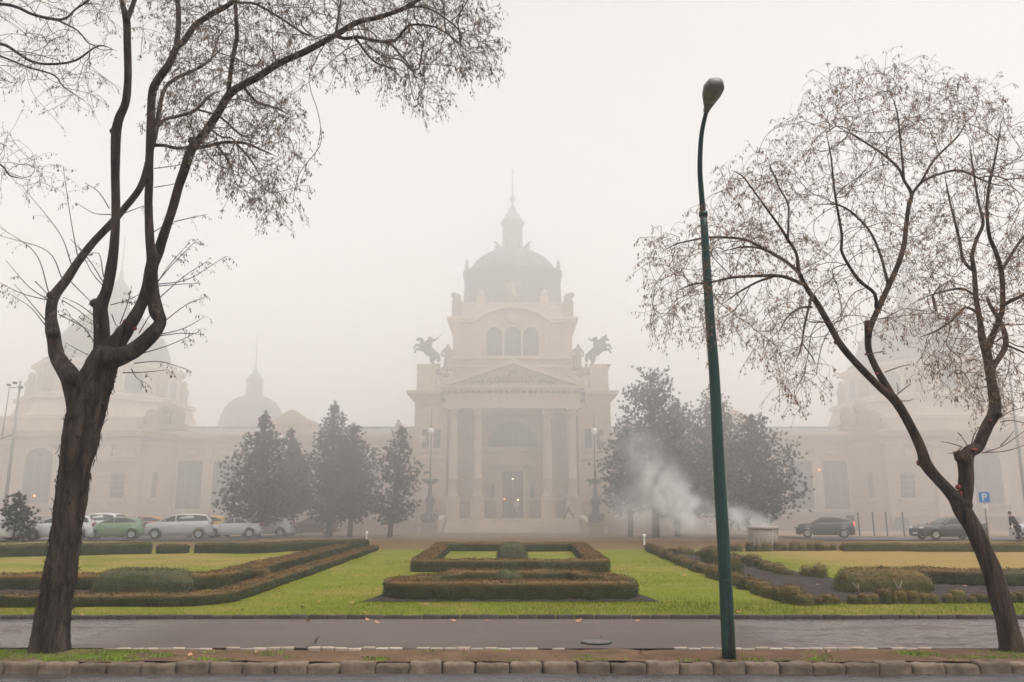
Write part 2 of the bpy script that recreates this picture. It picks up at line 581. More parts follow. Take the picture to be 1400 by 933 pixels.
sheet('access_road', -120, -16.5, 50.5, 58.5, 0.06, M['road'], 40, 4)
sheet('access_road', 19.0, 120, 51.0, 58.5, 0.06, M['road'], 40, 4)
sheet('pavement', -120, -17.2, 58.6, 76.0, 0.08, M['stone_dark'], 4, 2)
sheet('pavement', 17.5, 120, 58.6, 76.0, 0.08, M['stone_dark'], 4, 2)

# ------------------------------------------------------------------ kerb stones, edging stones, edging bricks
rng = random.Random(5)
def stone_block(name, sx, sy, sz, rnd, rough, seed, mat, parent=None):
    """a worn block, origin at the middle of its base"""
    nx, ny, nz = 10, 5, 6
    vs, fs, idx = [], [], {}
    def vid(i, j, k):
        if (i, j, k) not in idx:
            p = Vector(((i / nx - 0.5) * sx, (j / ny - 0.5) * sy, k / nz * sz))
            c = Vector((max(-sx / 2 + rnd, min(sx / 2 - rnd, p.x)), max(-sy / 2 + rnd, min(sy / 2 - rnd, p.y)), min(sz - rnd, p.z)))
            d = p - c
            if d.length > 1e-6: p = c + d.normalized() * min(rnd, d.length)
            q = p * 9 + Vector((seed * 7.3, seed * 1.7, 0))
            p += Vector((noise.noise(q), noise.noise(q + Vector((9, 0, 0))), noise.noise(q + Vector((0, 9, 0))))) * rough
            q = p * 34 + Vector((seed * 3.1, 0, 0))
            p += Vector((noise.noise(q), noise.noise(q + Vector((5, 0, 0))), noise.noise(q + Vector((0, 5, 0))))) * rough * 0.35
            idx[(i, j, k)] = len(vs); vs.append(p)
        return idx[(i, j, k)]
    for i in range(nx):
        for k in range(nz):
            fs.append((vid(i, 0, k), vid(i + 1, 0, k), vid(i + 1, 0, k + 1), vid(i, 0, k + 1)))
            fs.append((vid(i + 1, ny, k), vid(i, ny, k), vid(i, ny, k + 1), vid(i + 1, ny, k + 1)))
        for j in range(ny):
            fs.append((vid(i, j, nz), vid(i + 1, j, nz), vid(i + 1, j + 1, nz), vid(i, j + 1, nz)))
    for j in range(ny):
        for k in range(nz):
            fs.append((vid(0, j + 1, k), vid(0, j, k), vid(0, j, k + 1), vid(0, j + 1, k + 1)))
            fs.append((vid(nx, j, k), vid(nx, j + 1, k), vid(nx, j + 1, k + 1), vid(nx, j, k + 1)))
    return mesh_np(name, vs, fs, True)
kv = [stone_block('kerb_stone', 0.356, 0.19, 0.175, 0.022, 0.016, s, None) for s in range(7)]
x = -6.6
i = 0
while x < 6.7:
    L = rng.uniform(0.95, 1.06)
    o = link('kerb_stone', kv[rng.randrange(7)], M['kerb'])
    o.location = (x + 0.176 * L, 9.50 + rng.uniform(-0.012, 0.012), -0.160 + rng.uniform(-0.010, 0.008))
    o.rotation_euler = (rng.uniform(-0.04, 0.04) - 0.05, rng.uniform(-0.025, 0.025), rng.uniform(-0.03, 0.03) + (math.pi if rng.random() < 0.5 else 0))
    if abs(o.rotation_euler.z) > 1: o.rotation_euler.x *= -1
    o.scale = (L, 1, rng.uniform(0.93, 1.05))
    tag(o, 'mossy worn granite kerb stone in the row along the wet road', 'kerb stone', 'kerb stones along the wet road')
    x += 0.352 * L + rng.uniform(0.004, 0.014)
    i += 1
ev = [stone_block('edging_stone', 0.285, 0.065, 0.15, 0.012, 0.005, s + 20, None) for s in range(5)]
x = -8.7
while x < 8.7:
    o = link('edging_stone', ev[rng.randrange(5)], M['edging'])
    o.location = (x + 0.145, 13.205 + rng.uniform(-0.006, 0.006), -0.066 + rng.uniform(-0.006, 0.006))
    o.rotation_euler = (rng.uniform(-0.04, 0.04), rng.uniform(-0.012, 0.012), rng.uniform(-0.012, 0.012))
    tag(o, 'dark damp edging stone in the row between footpath and lawn', 'edging stone', 'edging stones along the lawn')
    x += 0.293
bv = [stone_block('edging_brick', 0.155, 0.055, 0.06, 0.006, 0.003, s + 40, None) for s in range(4)]
x = -4.9
while x < 4.9:
    if not (0.55 < x < 1.9 and rng.random() < 0.6) and rng.random() < 0.93:
        out = 0.55 < x < 1.9
        o = link('edging_brick', bv[rng.randrange(4)], M['brick'])
        o.location = (x + 0.08, 10.40 - (rng.uniform(0.03, 0.10) if out else rng.uniform(0, 0.012)), -0.028 + rng.uniform(-0.012, 0.006) + (0.012 if out else 0))
        o.rotation_euler = (rng.uniform(-0.12, 0.12), rng.uniform(-0.03, 0.03), rng.uniform(-0.02, 0.02) + (rng.uniform(-0.12, 0.12) if out else 0))
        tag(o, 'pale half buried edging brick between footpath and bare verge', 'edging brick', 'pale bricks edging the footpath')
    x += 0.163

# cracks in the footpath
def crack(pts, wd, seed):
    a, rr = catmull([Vector((*G(px, py, 0.040).xy, 0.040)) for px, py in pts], [wd] * len(pts), 0.05)
    r2 = random.Random(seed)
    b = MB()
    top, bot = [], []
    for k, p in enumerate(a):
        q = p + Vector((r2.uniform(-0.012, 0.012), r2.uniform(-0.02, 0.02), 0))
        hw = wd * r2.uniform(0.4, 1.2) * (0.3 if k in (0, len(a) - 1) else 1)
        top.append(q + Vector((0.3 * hw, hw, 0))); bot.append(q - Vector((0.3 * hw, hw, 0)))
    n = len(a)
    b.add(top + bot, [(j, n + j, n + j + 1, j + 1) for j in range(n - 1)])
    o = b.build('pavement_crack', M['soil'])
    tag(o, kind='structure')
crack([(96, 876), (126, 869), (155, 860), (184, 852)], 0.020, 1)
crack([(414, 889), (425, 882), (431, 877), (434, 871), (439, 869)], 0.022, 2)
crack([(1008, 857), (1024, 863), (1036, 869), (1050, 876), (1066, 880)], 0.014, 3)
# round access cover in the footpath
c = G(815, 878, 0.03)
t = thing('access_cover', 'small round wet metal access cover set in the footpath', 'access cover', (c.x, c.y, 0.030))
MB().lathe([(0.17, -0.01), (0.17, 0.010), (0.155, 0.013), (0.0, 0.014)], n=32, smooth=False).build('cover_plate', plain('worn_wet_cover', (0.10, 0.092, 0.086), 0.6, metal=0.2), t)
MB().lathe([(0.195, -0.015), (0.195, 0.006), (0.172, 0.008), (0.172, -0.015)], n=32, smooth=False).build('cover_ring', M['iron'], t)

# ------------------------------------------------------------------ leaves on hedges, grass
nrng = np.random.default_rng(11)
def leaf_cards(cent, nrm, size, spread, rg, aspect=0.6):
    """quads at cent facing roughly nrm"""
    n = len(cent)
    d = nrm + rg.normal(0, spread, (n, 3))
    d /= np.linalg.norm(d, axis=1)[:, None] + 1e-9
    r = rg.normal(0, 1, (n, 3))
    u = np.cross(d, r); u /= np.linalg.norm(u, axis=1)[:, None] + 1e-9
    v = np.cross(d, u)
    s = size * rg.uniform(0.6, 1.3, (n, 1))
    u = u * s; v = v * s * aspect
    V = np.stack([cent - u, cent - v * 0.9, cent + u, cent + v], 1).reshape(-1, 3)
    Fc = np.arange(n * 4).reshape(n, 4)
    return V, Fc
def attr_mesh(name, V, Fc, val, smooth=False, attrname='bronze'):
    me = mesh_np(name, V, Fc, smooth)
    a = me.attributes.new(attrname, 'FLOAT', 'POINT')
    a.data.foreach_set('value', np.asarray(val, dtype=np.float32))
    return me
def hedge(name, label, path, width, height, closed=False, mat='hedge', z0=-0.008, dens=1400, leaf=0.016, seed=0, group='clipped hedges of the parterre', gaps=0.0, rusty=1.0, cat='hedge'):
    """clipped hedge along a plan polyline: a displaced body and leaf faces all over it, one mesh"""
    pts = [Vector((p[0], p[1], 0)) for p in path]
    if closed: pts = pts + [pts[0]]
    # resample, rounding corners a little
    rs = []
    for a, b in zip(pts[:-1], pts[1:]):
        L = (b - a).length; k = max(1, int(L / 0.16))
        for j in range(k): rs.append(a.lerp(b, j / k))
    if not closed: rs.append(pts[-1])
    n = len(rs)
    for _ in range(3):
        q = list(rs)
        for i in range(n):
            if closed: q[i] = (rs[i - 1] + rs[i] * 2 + rs[(i + 1) % n]) / 4
            elif 0 < i < n - 1: q[i] = (rs[i - 1] + rs[i] * 2 + rs[i + 1]) / 4
        rs = q
    prof = [(-0.46, 0.0), (-0.5, 0.18), (-0.51, 0.4), (-0.5, 0.62), (-0.5, 0.86), (-0.46, 0.97), (-0.27, 1.0), (0, 1.01), (0.27, 1.0), (0.46, 0.97), (0.5, 0.86), (0.5, 0.62), (0.51, 0.4), (0.5, 0.18), (0.46, 0.0)]
    m = len(prof)
    vs, nr = [], []
    off = Vector((seed * 5.7, seed * 2.3, seed))
    for i in range(n):
        a = rs[i - 1] if (closed or i > 0) else rs[i]
        b = rs[(i + 1) % n] if (closed or i < n - 1) else rs[i]
        t = (b - a); t = t.normalized() if t.length > 1e-6 else Vector((1, 0, 0))
        s = Vector((t.y, -t.x, 0))
        endk = 1.0
        if not closed:
            e = min(i, n - 1 - i)
            endk = (0.80, 0.96, 1.0)[min(e, 2)]
        hh = height * (1 + 0.06 * noise.noise(rs[i] * 1.3 + off)) * (0.9 + 0.1 * endk)
        for (u, v) in prof:
            p = rs[i] + s * (u * width * endk) + Vector((0, 0, z0 + v * hh))
            nn = (s * u * 2 + Vector((0, 0, max(0, v - 0.75) * 4))).normalized()
            dd = noise.fractal(p * 4.5 + off, 0.9, 2.2, 3) * 0.04 + noise.noise(p * 1.7 + off) * 0.03 + noise.noise(p * 14 + off) * 0.018
            vs.append(p + nn * (dd - 0.02)); nr.append(nn)
    fs = []
    for i in range(n if closed else n - 1):
        i2 = (i + 1) % n
        for k in range(m - 1):
            fs.append((i * m + k, i2 * m + k, i2 * m + k + 1, i * m + k + 1))
    V = np.array([tuple(v) for v in vs]); Fa = np.array(fs)
    if not closed:
        ends = []
        for i, sg in ((0, 1), (n - 1, -1)):
            for k in range(m // 2):
                q = (i * m + k, i * m + k + 1, i * m + m - 2 - k, i * m + m - 1 - k)
                ends.append(q if sg > 0 else q[::-1])
        Fa = np.concatenate([Fa, np.array(ends)])
    rg = np.random.default_rng(seed + 100)
    A, B, C, D = V[Fa[:, 0]], V[Fa[:, 1]], V[Fa[:, 2]], V[Fa[:, 3]]
    nrm = np.cross(C - A, D - B); ar = np.linalg.norm(nrm, axis=1) * 0.5 + 1e-9
    nrm = nrm / (2 * ar[:, None])
    if np.mean(nrm[:, 2]) < 0: nrm = -nrm
    cnt = int(ar.sum() * dens)
    pick = rg.choice(len(Fa), cnt, p=ar / ar.sum())
    u, v = rg.random((cnt, 1)), rg.random((cnt, 1))
    cen = (A[pick] * (1 - u) + B[pick] * u) * (1 - v) + (D[pick] * (1 - u) + C[pick] * u) * v
    cen = cen + nrm[pick] * rg.normal(0.018, 0.016, (cnt, 1))
    if gaps:
        cl = np.array([noise.noise(Vector(c) * 5 + off) for c in cen])
        keep = cl > -gaps
        cen, pick = cen[keep], pick[keep]
    LV, LF = leaf_cards(cen, nrm[pick], leaf, 0.75, rg)
    def bronze(Z):
        h = np.clip((Z - z0) / height, 0, 1.1)
        return np.clip((h - 0.72) / 0.25, 0.06, 1) * rusty
    lb = np.repeat(bronze(cen[:, 2]) * rg.uniform(0.5, 1.1, len(cen)), 4)
    me = attr_mesh(name, np.concatenate([V, LV]), np.concatenate([Fa, LF + len(V)]), np.concatenate([bronze(V[:, 2]) * 0.8, lb]))
    o = link(name, me, M[mat])
    return tag(o, label, cat, group)
def bush(name, label, c, r, seed, mat='hedge3', dens=1600, leaf=0.016, sq=2.6, flat=1.0, group=None, cat='bush', bare=0.0):
    """rounded shrub: r = (rx, ry, height); origin at its base"""
    n, m = 34, 16
    vs, bz = [], []
    off = Vector((seed * 3.3, seed * 1.9, seed * 0.7))
    for j in range(m + 1):
        ph = (j / m) * math.pi * 0.5
        for i in range(n):
            a = 2 * math.pi * i / n
            k = 1.0 / (abs(math.cos(a)) ** sq + abs(math.sin(a)) ** sq) ** (1 / sq)
            pr = math.cos(ph) ** (0.42 * flat)
            p = Vector((r[0] * k * math.cos(a) * pr, r[1] * k * math.sin(a) * pr, r[2] * math.sin(ph) ** 0.9))
            p *= 1 + 0.07 * noise.fractal(p * 5 + off, 0.9, 2.1, 3)
            vs.append(p)
    V = np.array([tuple(v) for v in vs])
    fs = [(j * n + i, j * n + (i + 1) % n, (j + 1) * n + (i + 1) % n, (j + 1) * n + i) for j in range(m) for i in range(n)]
    Fa = np.array(fs)
    rg = np.random.default_rng(seed + 300)
    A, B, C, D = V[Fa[:, 0]], V[Fa[:, 1]], V[Fa[:, 2]], V[Fa[:, 3]]
    nrm = np.cross(C - A, D - B); ar = np.linalg.norm(nrm, axis=1) * 0.5 + 1e-9
    nrm = nrm / (2 * ar[:, None])
    cnt = int(ar.sum() * dens)
    pick = rg.choice(len(Fa), cnt, p=ar / ar.sum())
    u, v = rg.random((cnt, 1)), rg.random((cnt, 1))
    cen = (A[pick] * (1 - u) + B[pick] * u) * (1 - v) + (D[pick] * (1 - u) + C[pick] * u) * v
    cen = cen + nrm[pick] * rg.normal(0.012, 0.018, (cnt, 1))
    LV, LF = leaf_cards(cen, nrm[pick], leaf, 0.7, rg)
    br = lambda Z: np.clip((Z / r[2] - 0.45) / 0.5, 0.1, 1)
    lb = np.repeat(br(cen[:, 2]) * rg.uniform(0.3, 1.1, len(cen)), 4)
    me = attr_mesh(name, np.concatenate([V * 0.97, LV]), np.concatenate([Fa, LF + len(V)]), np.concatenate([br(V[:, 2]) * 0.6, lb]))
    o = link(name, me, M[mat])
    o.location = c
    return tag(o, label, cat, group)

# the two hedge rings on the axis
hedge('box_hedge', 'bronzed box hedge ring in front of the centre axis with a low round bush inside', [(-2.2, 16.25), (2.12, 16.25), (2.25, 17.0), (1.4, 19.2), (-1.15, 19.2), (-2.28, 17.0)], 0.54, 0.36, True, seed=1, dens=2000, leaf=0.014)
bush('box_bush', 'low grey-green round bush inside the front hedge ring', (-0.04, 17.6, -0.005), (0.30, 0.28, 0.47), 2, 'hedge3', 2600, 0.012, 2.0, group='topiary bushes')
hedge('box_hedge', 'squared bronzed box hedge ring behind the front ring enclosing bright lawn', [(-2.55, 23.85), (2.45, 23.85), (2.95, 37.2), (-3.05, 37.2)], 0.62, 0.36, True, seed=2, dens=1000, leaf=0.019)
bush('box_bush', 'dark green domed bush inside the squared hedge ring', (0.0, 30.0, 0.0), (0.56, 0.5, 0.60), 3, 'hedge3', 1300, 0.018, 2.0, 1.5, group='topiary bushes')
# beds on the lamp's far side of the axis and opposite
hedge('box_hedge', 'long low clipped hedge bending from the thick trunk away along the central lawn', [(-14.5, 15.1), (-5.75, 15.1), (-5.3, 15.6), (-6.2, 37.8)], 0.46, 0.23, seed=4, dens=1500, leaf=0.015)
hedge('box_hedge', 'inner clipped hedge behind the long block bush', [(-15.5, 18.3), (-7.0, 18.3), (-6.55, 18.9), (-7.25, 36.5)], 0.66, 0.34, seed=5, dens=1300, leaf=0.016)
bush('box_bush', 'long rounded green block bush between two clipped hedges', (-7.45, 17.25, -0.005), (0.98, 0.42, 0.50), 6, 'hedge3', 2200, 0.014, 4.5, 0.75, group='topiary bushes')
c = G(356, 797)
bush('box_bush', 'little dark ball bush where the inner clipped hedge turns', (c.x, c.y, 0.0), (0.24, 0.24, 0.34), 7, 'hedge', 1800, 0.016, 2.0, 1.0, group='topiary bushes')
def row(pa, pb, Yf=None):
    a, b = G(*pa), G(*pb)
    return [(a.x, a.y), (b.x, b.y)]
hedge('box_hedge', 'far clipped hedge in front of the silver and green parked cars', row((-60, 763), (206, 757)), 0.6, 0.45, seed=8, dens=700, leaf=0.022, rusty=0.3)
hedge('box_hedge', 'short scruffy hedge piece in the gap of the far hedge', row((216, 757), (256, 757)), 0.6, 0.36, seed=9, dens=800, leaf=0.022, rusty=0.3)
hedge('box_hedge', 'far clipped hedge in front of the people carrier and pines', row((268, 757), (352, 757)) + [(G(440, 752).x, G(440, 752).y), (G(500, 749.5).x, G(500, 749.5).y)], 0.6, 0.42, seed=10, dens=700, leaf=0.022, rusty=0.4)
hedge('box_hedge', 'clipped hedge behind the brown block bush', row((1236, 797), (1345, 802)) + [(18.0, 20.2)], 0.8, 0.36, seed=11, dens=1200, leaf=0.017, mat='hedge')
bush('box_bush', 'wide brown block bush with bare forked stems beside the clipped hedge', (7.75, 17.8, -0.005), (0.95, 0.55, 0.48), 12, 'hedge2', 2000, 0.014, 3.6, 0.8, group='topiary bushes')
hedge('box_hedge', 'low far hedge in front of the black cars', row((1154, 754), (1480, 755)), 0.5, 0.36, seed=13, dens=800, leaf=0.022, mat='hedge2', rusty=0.7)
# forked bare stems of the brown bush
for k, (px, pts) in enumerate([(1224, [(0, 0), (0.0, 0.10), (-0.05, 0.2), (-0.09, 0.27)]), (1224, [(0, 0.06), (0.05, 0.15), (0.09, 0.26)]), (1168, [(0, 0), (0.03, 0.1), (0.02, 0.2)]), (1172, [(0, 0), (-0.06, 0.12), (-0.13, 0.2)])]):
    b = G(px, 813)
    o = MB().tube([(b.x + u, 17.17 + 0.02 * (k % 2), 0.03 + v) for u, v in pts], [0.013, 0.011, 0.008, 0.006][:len(pts)], 6).build('stem', plain('bare_pale_stem', (0.25, 0.19, 0.13), 0.8))
    br_ = [q for q in bpy.data.objects if q.get('label', '').startswith('wide brown block')][0]
    o.parent = br_
    o.matrix_parent_inverse = Matrix.Translation(-Vector(br_.location))

# young box shrubs planted in rows (individuals)
sv = []
for s in range(6):
    o = bush('box_shrub', None, (0, 0, 0), (0.13, 0.13, 0.27), 40 + s, 'hedge2' if s % 3 else 'hedge', 3000, 0.013, 2.0, 0.9)
    sv.append(o.data)
    bpy.data.objects.remove(o)
def shrub_row(pts, gap, sc, label, group, jit=0.05, skip=0.06):
    pts = [Vector((p[0], p[1], 0)) for p in pts]
    d, acc = 0.0, 0.0
    for a, b in zip(pts[:-1], pts[1:]):
        L = (b - a).length
        while d < L:
            p = a.lerp(b, d / L)
            if rng.random() > skip:
                o = link('box_shrub', sv[rng.randrange(6)])
                o.location = (p.x + rng.uniform(-jit, jit), p.y + rng.uniform(-jit, jit), 0.0)
                k = sc * rng.uniform(0.78, 1.2)
                o.scale = (k * rng.uniform(0.85, 1.25), k * rng.uniform(0.85, 1.2), k * rng.uniform(0.62, 0.95))
                o.rotation_euler = (0, 0, rng.uniform(0, 6.28))
                tag(o, label, 'shrub', group)
            d += gap * rng.uniform(0.8, 1.25)
        d -= L
a = [G(888, 753), G(920, 768), G(978, 790), G(1052, 817), G(1098, 828)]
shrub_row([(q.x, q.y) for q in a], 0.27, 1.08, 'young bronzed box shrub in the slanting row beside the green lamp post', 'young shrubs in the slanting row', 0.06, 0.03)
a = [G(1106, 827), G(1200, 826), G(1300, 825), G(1460, 824)]
shrub_row([(q.x, q.y) for q in a], 0.175, 0.86, 'little young box shrub in the row nearest the footpath', 'young shrubs in the row by the footpath', 0.025, 0.07)
a = [G(905, 757), G(960, 762), G(1030, 775), G(1075, 788), G(1138, 794)]
shrub_row([(q.x, q.y) for q in a], 0.5, 1.25, 'ragged rust-brown shrub in the inner row behind the dug bed', 'ragged shrubs behind the dug bed', 0.08, 0.05)
a = [G(996, 754), G(1060, 754), G(1152, 753)]
shrub_row([(q.x, q.y) for q in a], 0.40, 1.4, 'orange-brown shrub in the far row near the steaming vent', 'orange shrubs near the vent', 0.06, 0.04)
bush('box_bush', 'round dark bush standing in the inner row near the slanting shrubs', (G(1097, 800).x - 0.9, 22.5, 0.03), (0.34, 0.34, 0.5), 60, 'hedge', 1500, 0.017, 2.0, 1.0, group='topiary bushes')
c = G(975, 772)
bush('box_bush', 'small round bush behind the green lamp post in the far shrub rows', (c.x, c.y, 0.03), (0.4, 0.4, 0.52), 61, 'hedge', 1100, 0.02, 2.0, 1.0, group='topiary bushes')

# dug soil in the beds
def bed(name, poly, seed):
    """clods of soil inside a plan polygon; poly as quads a-b-c-d"""
    V, Fc = [], []
    for (a, b, c_, d) in poly:
        a, b, c_, d = [Vector((p[0], p[1], 0)) for p in (a, b, c_, d)]
        nu = max(2, int((b - a).length / 0.07)); nv = max(2, int((d - a).length / 0.07))
        nu, nv = min(nu, 170), min(nv, 200)
        base = len(V)
        for j in range(nv + 1):
            for i in range(nu + 1):
                p = (a.lerp(b, i / nu)).lerp(d.lerp(c_, i / nu), j / nv)
                h = noise.fractal(p * 3.0 + Vector((seed, 0, 0)), 0.7, 2.2, 5)
                cl = max(0, noise.noise(p * 9 + Vector((0, seed, 0)))) 
                e = min(i, nu - i, j, nv - j)
                V.append((p.x, p.y, 0.012 + (0.02 + 0.035 * h + 0.05 * cl) * min(1, e / 2)))
        for j in range(nv):
            for i in range(nu):
                q = base + j * (nu + 1) + i
                Fc.append((q, q + 1, q + nu + 2, q + nu + 1))
    o = link(name, mesh_np(name, V, Fc, False), M['soil'])
    return tag(o, kind='structure')
bed('soil_bed', [((-15.5, 15.25), (-5.5, 15.25), (-6.6, 18.1), (-15.5, 18.1)), ((-5.55, 15.7), (-5.45, 15.7), (-6.4, 37), (-7.2, 37)), ((-6.45, 18.5), (-5.5, 18.5), (-6.35, 37), (-7.2, 37))], 1)
bed('soil_bed', [((5.6, 15.75), (16.0, 15.45), (16.0, 19.9), (7.2, 19.3)), ((5.5, 15.82), (8.1, 18.4), (7.7, 36), (6.5, 36))], 2)
bed('soil_bed', [((-2.8, 15.86), (2.75, 15.86), (2.6, 17.2), (-2.6, 17.2))], 3)

# grass blades of the lawn near the footpath: nobody could count them
def blades(name, zones, mat, hmin, hmax, wd, seed, z=0.005, mask=None):
    rg = np.random.default_rng(seed)
    Ps = []
    for (x0, x1, y0, y1, dens) in zones:
        n = int((x1 - x0) * (y1 - y0) * dens)
        Ps.append(np.stack([rg.uniform(x0, x1, n), rg.uniform(y0, y1, n)], 1))
    p = np.concatenate(Ps)
    if mask is not None: p = p[mask(p[:, 0], p[:, 1], rg)]
    n = len(p)
    az = rg.uniform(0, 6.283, n); ln = rg.uniform(0.1, 0.9, n); h = rg.uniform(hmin, hmax, n)
    b = np.stack([p[:, 0], p[:, 1], np.full(n, z - 0.01)], 1)
    tip = b + np.stack([np.cos(az) * ln * h, np.sin(az) * ln * h, h + 0.01], 1)
    s = np.stack([-np.sin(az), np.cos(az), np.zeros(n)], 1) * (wd * rg.uniform(0.6, 1.3, (n, 1)))
    V = np.stack([b - s, b + s, tip], 1).reshape(-1, 3)
    o = link(name, mesh_np(name, V, np.arange(3 * n).reshape(n, 3)), mat)
    return tag(o, 'short green lawn grass growing between the hedges and the footpath' if name == 'grass' else 'sprouts of moss and weeds on the bare verge', name.replace('_', ' '), kind='stuff')
def lawn_mask(x, y, rg):
    inL = (x < -5.5) & (y > 15.2) & (y < 18.2)
    inL2 = (x < -5.2) & (x > -7.4) & (y > 15.2) & (x < -5.2 - (y - 15) * 0.045)
    inR = (x > 5.7) & (y > 15.7) & (y < 19.8) & (x > 5.5)
    return ~(inL | inL2 | inR)
blades('grass', [(-9.5, 9.5, 13.26, 15.9, 800), (-12, 14, 15.9, 21, 330), (-15, 17, 21, 30, 110)], M['blade'], 0.018, 0.05, 0.0042, 3, 0.005, lawn_mask)
def weed_mask(x, y, rg):
    v = np.array([noise.fractal(Vector((a * 1.6, b * 4, 2)), 0.8, 2.1, 4) for a, b in zip(x, y)])
    near = np.exp(-((x + 5.4) / 1.1) ** 2) * 2.2 + np.exp(-((x - 5.3) / 0.8) ** 2) * 0.42 - 0.06 + np.clip((9.85 - y) * 0.3, -0.1, 0.1)
    return rg.random(len(x)) < np.clip((v + near - 0.18) * 1.6, 0, 1)
blades('weeds', [(-7.2, 7.2, 9.60, 10.36, 5200)], M['weed'], 0.006, 0.028, 0.0050, 4, 0.01, weed_mask)

# fallen leaves lying singly
LP = [(437, 823), (414, 831), (481, 825), (494, 824), (500, 839), (502, 848), (421, 850), (576, 826), (583, 827), (602, 826), (516, 852), (620, 850), (666, 850), (822, 870), (807, 830), (894, 833), (936, 787), (791, 850), (873, 850), (1246, 846), (1289, 846), (1118, 800), (1319, 802), (113, 841), (207, 838), (330, 834), (350, 893), (633, 890), (876, 892), (1130, 893), (260, 896), (1010, 838)]
lv = []
for s in range(4):
    r2 = random.Random(s)
    b = MB()
    out = [(0, -0.5), (0.2, -0.28), (0.48, -0.3), (0.34, -0.02), (0.55, 0.2), (0.24, 0.22), (0.1, 0.58), (-0.12, 0.55), (-0.2, 0.22), (-0.5, 0.24), (-0.33, 0), (-0.5, -0.28), (-0.18, -0.27)]
    top = [(u * 0.12, v * 0.12, 0.014 + 0.03 * (u * u + v * v) + r2.uniform(-0.008, 0.012)) for u, v in out]
    b.add(top + [(0, 0, 0.012)], [(i, (i + 1) % 13, 13) for i in range(13)], True)
    lv.append(b)
lm = []
for b in lv:
    me = bpy.data.meshes.new('fallen_leaf'); me.from_pydata(b.v, [], b.f); me.update(); me.materials.append(M['leafdry']); lm.append(me)
for k, (px, py) in enumerate(LP):
    z = 0.03 if 849 < py < 887 else 0.022
    if py > 889: z = 0.02
    c = G(px, py, z)
    o = link('fallen_leaf', lm[k % 4])
    o.location = (c.x, c.y, z)
    o.rotation_euler = (rng.uniform(-0.3, 0.5), rng.uniform(-0.3, 0.3), rng.uniform(0, 6.28))
    o.scale = [rng.uniform(0.5, 0.85)] * 3
    wh = 'damp asphalt footpath' if 845 < py < 887 else ('bare verge by the kerb' if py >= 887 else ('soil between clipped hedges' if py < 805 and px > 1000 else 'green lawn'))
    tag(o, 'dry curled orange leaf fallen on the ' + wh, 'leaf', 'fallen leaves on the ' + wh)
# ------------------------------------------------------------------ the domed bath palace
palace = thing('bath_palace', 'vast domed baroque stone bath palace with columned portico fading into fog', 'building', (0, 0, 0))
XC = 0.06
def part(name, mb, mat, parent=None, label=None, bevel=0.0):
    o = mb.build(name, M[mat], parent or palace, bevel)
    if label: o['label'] = label
    return o
def part_each(name, mb, mat, parent=None, label=None, bevel=0.0):
    """every piece of the collection becomes a part of its own"""
    ends = mb.pc[1:] + [(len(mb.v), len(mb.f))]
    for (v0, f0), (v1, f1) in zip(mb.pc, ends):
        q = MB()
        q.add(mb.v[v0:v1], [tuple(i - v0 for i in f) for f in mb.f[f0:f1]])
        q.sm = mb.sm[f0:f1]
        part(name, q, mat, parent, label, bevel)
def cornice(mb, x0, x1, y0, y1, z, steps):
    """stepped moulding round a block: steps of (outset, dz); open block footprint x0..x1, y0..y1"""
    for o, dz in steps:
        mb.box(x0 - o, x1 + o, y0 - o, y1 + o, z, z + dz)
        z += dz
    return z
# --- central block ------------------------------------------------------
hw = 8.75
YF = 73.0
w_ = MB()
w_.box(XC - hw, XC - 5.95, YF + 0.6, 96, 0.05, 11.4).box(XC + 5.95, XC + hw, YF + 0.6, 96, 0.05, 11.4)
w_.box(XC - 5.95, XC + 5.95, YF + 3.4, 96, 0.05, 11.4)
# rusticated corner stones
for sx in (-1, 1):
    for k in range(17):
        z = 1.35 + k * 0.6
        L = 0.95 if k % 2 else 0.65
        w_.box(XC + sx * (hw + 0.07), XC + sx * (hw - L), YF + 0.52, YF + 1.4, z, z + 0.52)
        L2 = 0.8 if k % 2 else 0.5
        w_.box(XC + sx * 5.9, XC + sx * (5.95 + L2), YF + 0.54, YF + 1.4, z, z + 0.52)
part('wall', w_, 'stone', None, 'central block wall with rusticated corners')
b = MB()
b.box(XC - hw - 0.12, XC - 6.2, YF + 0.3, YF + 0.58, 0.05, 2.8).box(XC + 6.2, XC + hw + 0.12, YF + 0.3, YF + 0.58, 0.05, 2.8)
b.box(XC - 5.94, XC - 1.2, YF + 3.15, YF + 3.38, 1.2, 2.8).box(XC + 1.2, XC + 5.94, YF + 3.15, YF + 3.38, 1.2, 2.8)
part_each('plinth', b, 'stone_dark', None, 'darker base course')
# entablature: frieze + cornice over the portico and round the block
b = MB()
b.box(XC - 6.15, XC + 6.15, YF - 0.15, YF + 3.0, 10.85, 11.25)
b.box(XC - 6.05, XC + 6.05, YF - 0.05, YF + 3.0, 11.25, 12.2)
for k in range(24):
    x = XC - 5.9 + k * 0.513
    b.box(x - 0.09, x + 0.09, YF - 0.22, YF - 0.06, 12.2, 12.42)
b.box(XC - 6.25, XC + 6.25, YF - 0.35, YF + 3.0, 12.42, 12.62)
b.box(XC - 6.45, XC + 6.45, YF - 0.6, YF + 3.0, 12.62, 12.85)
part('entablature', b, 'stone_plain')
for sx in (-1, 1):
    b = MB()
    x0, x1 = sorted((XC + sx * 6.5, XC + sx * hw))
    z = 11.4
    for o, dz in ((0.08, 0.3), (0.18, 0.22), (0.42, 0.2), (0.72, 0.22), (0.8, 0.12)):
        b.box(x0 - (o if sx < 0 else 0), x1 + (o if sx > 0 else 0), YF + 0.6 - o, 96 + o, z, z + dz)
        z += dz
    part('cornice', b, 'stone_plain', None, 'heavy overhanging corner cornice')
